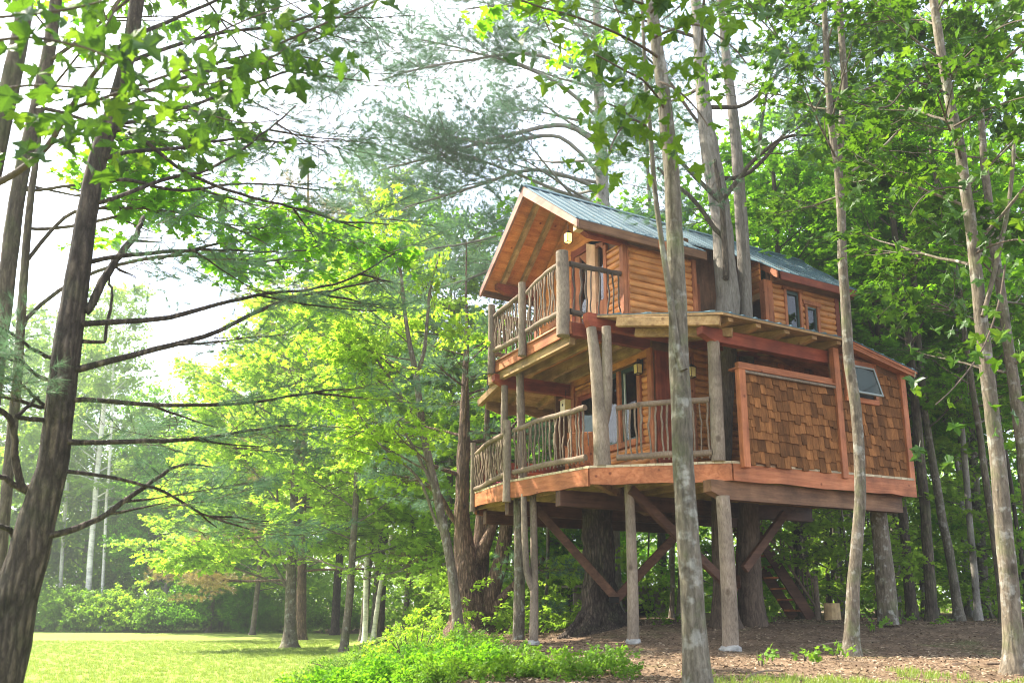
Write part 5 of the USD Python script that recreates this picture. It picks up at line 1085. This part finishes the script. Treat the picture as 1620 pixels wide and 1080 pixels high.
# --- trees carrying the treehouse
def hw(u, v, z): return house_world(u, v, z)
sup = np.array([hw(.05, 3.98, .95), hw(.03, 3.98, 1.2), hw(.0, 3.97, 1.6), hw(.0, 3.97, 2.4), hw(-.02, 3.98, 3.1), hw(-.02, 3.98, 3.6)])
tree('support_trunk', 'thick dark mossy tree trunk under the deck where the braces meet', 'tree trunk', (sup, [.56, .46, .36, .31, .31, .35]), (), bark_='bark_pine', n_limbs=0, seed=60, sides=34, rough=.2,
     extra=[(np.array([sup[0] + [dx * .35, dy * .35, .3], sup[0] + [dx * .62, dy * .62, .06], sup[0] + [dx * .95, dy * .95, -.12]]), [.2, .14, .07]) for dx, dy in ((-1, -.3), (.2, -1), (.95, -.35), (-.6, -.8))])
HT1 = px_path([(1150, 992, 56), (1146, 960, 44), (1143, 900, 36), (1141, 800, 36), (1142, 620, 40), (1146, 540, 46), (1150, 470, 45), (1144, 400, 41), (1139, 330, 38), (1129, 270, 38), (1117, 190, 30), (1108, 90, 25), (1100, -20, 20)], 16.2)
HT2 = px_path([(1192, 992, 60), (1188, 950, 46), (1186, 880, 40), (1184, 780, 36), (1181, 620, 32), (1179, 480, 26), (1176, 400, 25), (1171, 320, 24), (1165, 230, 22), (1152, 120, 19), (1140, 0, 15)], 16.5)
HT1[0][0, 2] -= .25; HT2[0][0, 2] -= .25
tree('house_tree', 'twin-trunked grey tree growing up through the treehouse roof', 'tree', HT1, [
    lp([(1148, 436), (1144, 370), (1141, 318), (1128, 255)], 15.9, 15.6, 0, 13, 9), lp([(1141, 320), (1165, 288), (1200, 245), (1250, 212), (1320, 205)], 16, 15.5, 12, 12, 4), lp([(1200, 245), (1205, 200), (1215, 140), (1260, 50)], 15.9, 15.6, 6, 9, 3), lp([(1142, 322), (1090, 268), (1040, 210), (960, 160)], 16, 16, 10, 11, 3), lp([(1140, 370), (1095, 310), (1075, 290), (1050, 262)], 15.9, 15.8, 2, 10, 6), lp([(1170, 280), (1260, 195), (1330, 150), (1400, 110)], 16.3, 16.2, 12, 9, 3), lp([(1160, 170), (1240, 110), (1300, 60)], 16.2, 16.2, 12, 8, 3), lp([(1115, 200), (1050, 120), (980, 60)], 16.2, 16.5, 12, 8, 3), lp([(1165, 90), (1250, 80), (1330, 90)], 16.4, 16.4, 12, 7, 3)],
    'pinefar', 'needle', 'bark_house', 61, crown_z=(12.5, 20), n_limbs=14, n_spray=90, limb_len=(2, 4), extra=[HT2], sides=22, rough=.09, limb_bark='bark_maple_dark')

# --- front maple before the house
fm_ = tree('maple_tree', 'nearest maple trunk standing in front of the porch with a thin forked side stem', 'tree', grown([(1108, 1150, 47), (1100, 1000, 43), (1092, 850, 41), (1083, 720, 39), (1078, 600, 38), (1070, 420, 34), (1058, 240, 30), (1045, 120, 27), (1030, 0, 24), (1018, -150, 20)], 7.0, 12), (), 'near', 'leaf_maple', 'bark_maple', 62, crown_z=(7.5, 11.5), n_limbs=9, n_spray=60, limb_len=(1.2, 2.6), sides=30, rough=.07,
     extra=[px_path([(1082, 585, 16), (1070, 545, 15), (1060, 470, 13), (1048, 390, 11), (1036, 300, 10), (1028, 200, 9), (1020, 100, 8), (1014, -40, 6)], 6.9)])
leafy_branches(fm_, [([(1040, 90), (990, 60), (920, 30), (850, 10), (800, -10)], 6.2, 5.4, 7, 3), ([(1050, 170), (1020, 130), (985, 110), (940, 85)], 6.4, 5.6, 6, 3), ([(1035, 60), (1090, 40), (1140, 60), (1180, 100)], 6.4, 5.6, 6, 3), ([(1022, 200), (1000, 190), (975, 215), (965, 240)], 6.5, 5.8, 5, 3), ([(1030, 20), (1060, -10), (1110, -20)], 6.2, 5.6, 6, 3), ([(1045, 130), (1080, 150), (1120, 200)], 6.4, 5.8, 5, 3), ([(1025, 10), (960, -10), (880, -20)], 6, 5.4, 6, 3)], 175, 'leaf_near_pale', .115, 22, spread=(.24, .25, .2))

# --- right-hand wood: the trunks one can pick out
right = [
    ('pale slim maple trunk in front of the shake wall, forking near the top', [(1346, 1036, 34), (1349, 960, 29), (1356, 860, 26), (1361, 780, 25), (1355, 660, 24), (1345, 560, 24), (1335, 450, 22), (1330, 330, 20), (1326, 280, 20), (1312, 180, 16), (1303, 0, 14), (1297, -150, 11)], 12.4, 'bark_tan', [([(1327, 290, 15), (1329, 220, 14), (1336, 130, 13), (1330, 40, 13), (1327, -120, 10)], 12.5)], 'leaf_maple'),
    ('mottled maple trunk in the right foreground with a flared foot', [(1606, 1068, 46), (1599, 960, 38), (1590, 850, 36), (1575, 700, 32), (1556, 560, 30), (1545, 450, 27), (1521, 250, 25), (1499, 140, 22), (1476, 0, 20), (1456, -150, 16)], 9.5, 'bark_tan', [([(1555, 500, 9), (1580, 400, 9), (1596, 320, 8), (1604, 230, 7)], 9.4)], 'leaf_maple'),
    ('brown trunk nearest to the right end of the shake wall', [(1518, 980, 22), (1506, 900, 19), (1492, 820, 18), (1472, 700, 16), (1457, 600, 15), (1446, 450, 13), (1431, 300, 12), (1421, 150, 11), (1412, 0, 9)], 20, 'bark_maple', [], 'leaf_maple'),
    ('dark straight trunk second to the right of the shake wall', [(1474, 982, 24), (1466, 850, 22), (1453, 700, 20), (1439, 560, 18), (1426, 450, 15), (1409, 330, 13), (1391, 200, 11), (1370, 80, 9)], 19, 'bark_maple_dark', [], 'leaf_deep'),
    ('dark trunk just right of the stout end post of the treehouse', [(1443, 982, 24), (1433, 870, 21), (1425, 780, 18), (1408, 640, 16), (1390, 520, 15), (1362, 380, 13), (1346, 300, 12), (1335, 150, 10)], 21, 'bark_maple_dark', [], 'leaf_maple'),
    ('slender tan trunk behind the mottled foreground maple', [(1587, 976, 17), (1571, 830, 15), (1551, 700, 14), (1531, 560, 12), (1511, 430, 10), (1481, 300, 9), (1460, 150, 7)], 18, 'bark_tan', [], 'leaf_maple'),
    ('thick trunk at the right border of the picture', [(1660, 980, 34), (1628, 780, 30), (1611, 640, 26), (1591, 520, 22), (1576, 420, 20), (1561, 300, 18), (1551, 150, 15)], 14, 'bark_tan', [], 'leaf_maple'),
    ('twin-stemmed trunk under the deck beside the stair', [(1266, 985, 18), (1262, 900, 15), (1255, 820, 13), (1240, 600, 12), (1225, 300, 10)], 22, 'bark_maple_dark', [([(1268, 980, 12), (1262, 900, 11), (1275, 800, 9)], 21.8)], 'leaf_deep'),
    ('slim trunk in the gap right of the twin stems under the deck', [(1284, 984, 13), (1279, 880, 11), (1272, 780, 10), (1262, 500, 8)], 25, 'bark_maple', [], 'leaf_maple'),
    ('slim forked trunk seen left of the pale front maple under the deck', [(1313, 984, 12), (1308, 900, 10), (1303, 800, 9), (1290, 500, 7)], 25, 'bark_maple_dark', [([(1308, 900, 8), (1320, 800, 7), (1330, 650, 6)], 25)], 'leaf_maple'),
    ('tan trunk rising from the right behind the treehouse roof end', [(1420, 980, 18), (1412, 800, 17), (1395, 560, 15), (1378, 440, 14), (1357, 340, 13), (1345, 260, 12), (1338, 120, 10)], 23, 'bark_tan', [], 'leaf_maple'),
    ('slim straight trunk left of the forked post below the deck', [(862, 1000, 9), (866, 900, 8), (868, 800, 7), (872, 600, 6)], 22, 'bark_maple', [], 'leaf_maple'),
    ('pale slim trunk seen under the deck right of the hut', [(1062, 978, 11), (1064, 900, 10), (1066, 800, 9), (1070, 600, 8)], 22, 'bark_tan', [], 'leaf_maple'),
    ('pale slim trunk leaning beside the front maple under the deck', [(1074, 978, 14), (1079, 900, 12), (1082, 800, 10), (1086, 600, 9)], 21, 'bark_tan', [], 'leaf_maple'),
]
for i, (lb, rows, d, bk, ex, lf) in enumerate(right):
    if d < 15: lf = 'leaf_near'
    tree('maple_tree', lb, 'tree', grown([(a_, b_, w_ * .82) for a_, b_, w_ in rows], d, 15 if rows[-1][1] < 350 else 11), (), 'near' if d < 13 else 'mid', lf, bk, 200 + i, crown_z=(8.0 if i == 0 else 5.2 if d < 15 else 5.0, 14), n_limbs=20 if d < 15 else 16, n_spray=190 if d < 15 else 105, limb_len=(1.4, 3.2), limb_el=(.1, .8), sides=18 if d < 15 else 12, extra=[px_path(r_, dd) for r_, dd in ex], spray_s=(.7, 1.2) if d < 13 else (.9, 1.5))
br = stage.GetPrimAtPath('/World/maple_tree')
# overhanging leaves at the right
mott = [p for p in stage.GetPrimAtPath('/World').GetChildren() if p.GetCustomDataByKey('label') == right[1][0]][0]
leafy_branches(mott, [([(1500, 150), (1450, 130), (1400, 170), (1350, 160)], 9.2, 8, 5, 2), ([(1510, 200), (1570, 170), (1640, 150)], 9.2, 7.4, 5, 2), ([(1545, 400), (1600, 380), (1650, 400)], 9.2, 7.6, 5, 2), ([(1590, 420), (1560, 540), (1520, 600), (1480, 640)], 8.4, 7.6, 4, 2), ([(1500, 120), (1560, 60), (1630, 30)], 9, 7.4, 5, 2), ([(1530, 300), (1480, 300), (1440, 340)], 9.2, 8.4, 4, 2)], 240, 'leaf_near', .11, 23, spread=(.35, .35, .28))
for i in range(36):
    x = rr_.uniform(1200, 1680) if i < 28 else rr_.uniform(600, 1100); d = rr_.uniform(19, 33) if i < 28 else rr_.uniform(30, 46); b = at(x, 980, d); b[2] = float(ground_z(b[0], b[1])) - .1
    h = rr_.uniform(11, 18); ln = rr_.normal(0, .5, 2); rad = rr_.uniform(.04, .09) * (1 if i < 28 else .7)
    tone = ['dark brown', 'grey-brown', 'tan', 'pale grey'][i % 4]; where = 'in the shaded wood right of and behind the treehouse' if i < 28 else 'in the dim wood left of and below the deck'
    tree('woodland_tree', f'slim {tone} trunk {where}', 'tree', (np.array([b, b + [ln[0] * .4, 0, h * .3], b + [ln[0] * 1.0, ln[1] * .4, h * .65], b + [ln[0] * 1.5, ln[1], h]]), [rad * 1.1, rad * .9, rad * .6, rad * .2]), (), 'mid' if d < 28 else 'far', 'leaf_maple' if i % 3 else 'leaf_deep', ['bark_maple_dark', 'bark_maple', 'bark_tan', 'bark_grey'][i % 4], 300 + i,
         crown_z=(rr_.uniform(4.5, 8), h), n_limbs=14, n_spray=60, limb_len=(1.4, 3.2), limb_el=(.0, .7), sides=8, spray_s=(.9, 1.5), group=f'slim {tone} trunks {where}')

for i in range(22):
    x = rr_.uniform(1230, 1690) if i < 15 else rr_.uniform(830, 1160); d = rr_.uniform(19.5, 33) if i < 15 else rr_.uniform(22, 34); b = at(x, 980, d); b[2] = float(ground_z(b[0], b[1])) - .1; h = rr_.uniform(3.2, 6.5) if i < 15 else rr_.uniform(2.0, 3.4)
    tree('maple_sapling', 'leafy young maple between the trunks right of the treehouse' if i < 15 else 'low leafy young maple in the wood seen under the deck', 'sapling', (np.array([b, b + [rr_.normal(0, .15), 0, h * .5], b + [rr_.normal(0, .3), .1, h]]), [.035, .025, .008]), (), 'mid', 'leaf_bright' if i % 3 else 'leaf_maple', 'bark_maple', 600 + i, crown_z=(b[2] + .5, b[2] + h), n_limbs=14, n_spray=75, limb_len=(.9, 1.9), limb_el=(.0, .5), sides=7, spray_s=(.7, 1.1), group='leafy saplings between the trunks right of the treehouse' if i < 15 else 'low leafy saplings seen under the deck')
# far-off wood that reads as one mass
r = np.random.default_rng(77); SP, SD = [], []
while len(SP) < 5200:
    a = math.radians(r.uniform(-48, 52)); dist = r.uniform(56, 92); x, y = dist * math.sin(a), dist * math.cos(a); z = r.uniform(0, 1)
    top = (10 + 6 * float(meshkit.noise(np.array([a * 9, 0.3, 1.7]), 4))) if a < -.12 else 11 + 6 * float(meshkit.noise(np.array([a * 9, .3, 1.7]), 4))
    if a > .1 and (dist < 60 or r.uniform() < .35): SP.append(None); continue
    SP.append((x, y, float(ground_z(x, y)) + top * z)); SD.append((r.normal(), r.normal(), r.uniform(-.3, .4)))
SP = [p for p in SP if p is not None]
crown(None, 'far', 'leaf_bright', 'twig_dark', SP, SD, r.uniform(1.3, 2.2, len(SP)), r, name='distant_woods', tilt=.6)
tag(stage.GetPrimAtPath('/World/distant_woods'), 'pale mass of distant woods behind everything', 'woods')
SP, SD = [], []     # low growth on the floor of the wood
while len(SP) < 1700:
    a = math.radians(r.uniform(-7, 36)); dist = r.uniform(19, 48); x, y = dist * math.sin(a), dist * math.cos(a)
    if dist < 24 and a > .12: continue
    SP.append((x, y, float(ground_z(x, y)) + r.uniform(0, 1) ** 1.5 * (3.0 if a > .28 else 1.3))); SD.append((r.normal(), r.normal(), r.uniform(0, .8)))
crown(None, 'mid', 'leaf_bright', 'twig_dark', SP, SD, r.uniform(.6, 1.1, len(SP)), r, name='undergrowth', tilt=.5)
tag(stage.GetPrimAtPath('/World/undergrowth'), 'leafy undergrowth on the floor of the wood behind', 'undergrowth')

# --- foreground shrubs, weeds, chips, grass
for i, (x, d, rx, ry, h, n, lb) in enumerate([(560, 10.5, 1.4, 1.0, .16, 330, 'low bright green shrub at the bottom, left end of the row of shrubs'), (690, 10.2, 1.1, 1.0, .26, 330, 'bright green shrub at the bottom below the leaning maple'), (800, 9.6, .8, .8, .12, 170, 'bright green shrub at the bottom below the forked ground post'), (630, 13.0, 1.2, 1.0, .42, 250, 'taller pale shrub behind the bottom row of shrubs'), (740, 13.6, .9, 1.0, .38, 170, 'leafy shrub at the foot of the thick old pine'), (470, 9.2, 1.1, .9, .26, 260, 'lowest shrub at the bottom edge on the lawn side'), (920, 9.2, .5, .4, .12, 90, 'small shrub at the bottom edge left of the nearest maple trunk'), (700, 12.0, .45, .5, .85, 50, 'spindly taller shrub poking up in front of the thick old pine'), (590, 12.4, .5, .5, .45, 50, 'spindly shrub rising at the lawn edge of the shrub row')]):
    b = at(x - (45 if x < 900 else 0), 1040, d); bush(lb, b[0], b[1], rx, ry, h * .8, n, ['leaf_shrub', 'leaf_maple', 'leaf_shrub', 'leaf_pale', 'leaf_shrub', 'leaf_maple', 'leaf_shrub', 'leaf_yellow', 'leaf_shrub'][i], 400 + i, 'shrub', (.35, .62), 12, 'shrub', 'shrub')
blade = []
for k in range(14):
    a = r.uniform(0, 2 * PI); l = r.uniform(.05, .11); o = r.normal(0, .03, 2); w = .004; t_ = r.uniform(.1, .7)
    p = np.array([o[0], o[1], 0]); s_ = np.array([-math.sin(a), math.cos(a), 0]) * w; d = np.array([math.cos(a) * t_, math.sin(a) * t_, 1]) * l
    blade.append((np.array([p - s_, p + s_, p + d * .6 + s_ * .7, p + d * .6 - s_ * .7, p + d + [0, 0, -.02]]), np.array([(0, 1, 2), (0, 2, 3), (3, 2, 4)])))
blade = cat_mesh(blade)
def scatter(name, label, cat, proto, mats, pts, s, r, tilt=.1):
    n = len(pts); ang = r.uniform(0, 2 * PI, n); dirs = np.stack([np.cos(ang), np.sin(ang), r.normal(0, tilt, n)], 1); ups = np.stack([r.normal(0, tilt, n), r.normal(0, tilt, n), np.ones(n)], 1)
    z = ground_z(pts[:, 0], pts[:, 1]); return instancer(name, None, [[('piece', proto, m)] for m in mats], np.c_[pts, z + .012], quats(dirs, ups, np.zeros(n)), r.uniform(*s, n), r.integers(len(mats), size=n), label=label, cat=cat)
n = 20000; y = r.uniform(9.5, 34, n) ** 1.0; x = -1.0 - .1 * y - 2.4 * sstep((y - 20) / 8) - r.uniform(0, 1, n) ** 1.2 * (3 + y * .55)
scatter('lawn_grass', 'short sunlit grass growing on the lawn', 'grass', blade, [M['grass']], np.c_[x, y], (.6, 1.1), r)
n = 2600; y = r.uniform(6.5, 10.6, n); x = r.uniform(1.8, 7.5, n); keep = meshkit.fbm(np.c_[x * .9, y * 1.3, x * 0], 3, 8) + (8.9 - y) * .13 > .52; 
scatter('grass_patch', 'thin green grass patches along the bottom edge of the mulch', 'grass', blade, [M['grass']], np.c_[x, y][keep], (.5, 1.0), r)
chip = (np.array([(-.5, -.18, 0), (.5, -.14, 0), (.45, .2, .06), (-.48, .16, .1), (0, 0, .16)]) * .06, np.array([(0, 1, 4), (1, 2, 4), (2, 3, 4), (3, 0, 4)]))
n = 34000; y = 7 + 14 * r.uniform(0, 1, n) ** 1.4; x = r.uniform(-.5, 1, n) * (1.5 + y * .6) + .6
scatter('wood_chips', 'loose wood chips and dead leaves strewn over the mulch', 'wood chips', chip, [M[f'chip_{k}'] for k in range(4)], np.c_[x, y], (.3, 1.0), r, .25)
for i, (px_, py_, hh, lb) in enumerate([(1203, 1045, .28, 'broad-leaved weed on the mulch left of the pale front maple'), (1225, 1000, .2, 'small weed sprouting behind the corner post'), (1385, 1015, .35, 'upright weed right of the foot of the pale front maple'), (1432, 1000, .2, 'little weed on the bare mulch right of the upright weed'), (1272, 1040, .18, 'weed in the mulch near the bottom edge under the shake wall'), (1500, 1000, .22, 'weed on the mulch toward the mottled maple'), (1330, 1038, .25, 'weed tuft at the left foot of the pale front maple'), (1070, 985, .3, 'weed clump on the mound under the deck beside the nearest maple'), (1040, 990, .3, 'weed clump on the mound in front of the hut')]):
    d = (1.6 - .82) * F / (py_ - YH) * 1.0; d = min(d, 17); b = at(px_, py_, d); bush(lb, b[0], b[1], .1, .1, hh * .7, 5, 'leaf_shrub', 450 + i, 'weed', (.25, .5), 3, 'weed', 'weed')
for i, (a, b_, w, lb) in enumerate([((1180, 1058, 8.6), (1235, 1040, 9.4), .016, 'dead stick on the mulch near the bottom edge'), ((1290, 1002, 13.8), (1390, 998, 14.4), .018, 'long dead stick lying behind the pale front maple'), ((1560, 1034, 10.6), (1640, 1040, 10.2), .02, 'dead stick beside the foot of the mottled maple')]):
    P, Q = at(*a), at(*b_)
    for v in (P, Q): v[2] = float(ground_z(v[0], v[1])) + .03
    m_ = (P + Q) / 2 + [0, .06, .03]; obj('stick', tube(curve([P, m_, Q], 10), np.linspace(w, w * .5, 10), 6, .15, i), M['twig'], smooth=True, label=lb, cat='stick')

for i in range(9):
    y_ = r.uniform(8.2, 14); x_ = r.uniform(.15, .55) * y_; a_ = r.uniform(0, PI); l_ = r.uniform(.15, .5); P = np.array([x_, y_, 0]); Q = P + [math.cos(a_) * l_, math.sin(a_) * l_, 0]; m_ = (P + Q) / 2 + [r.normal(0, .02), r.normal(0, .02), 0]
    for v_ in (P, m_, Q): v_[2] = float(ground_z(v_[0], v_[1])) + .02
    obj('twig', tube(curve([P, m_, Q], 7), np.linspace(.008, .004, 7), 5, .15, i), M['twig'], smooth=True, label='short dead twig lying on the mulch in front of the treehouse', cat='twig', group='dead twigs on the mulch')
# ------------------------------------------------------------------ air
hz = cbox((420, 420, 42), .01)
M['haze'] = usdkit.material(stage, '/World/Looks/haze_air', {'v': ('principled_volume', {'color': (.93, .97, 1.0), 'density': HAZE, 'anisotropy': .45})}, [], volume='v.volume')
obj('haze', (hz[0] + [0, 130, 18.0], hz[1]), M['haze'], kind='stuff', label='thin pale haze between the trees', cat='haze')
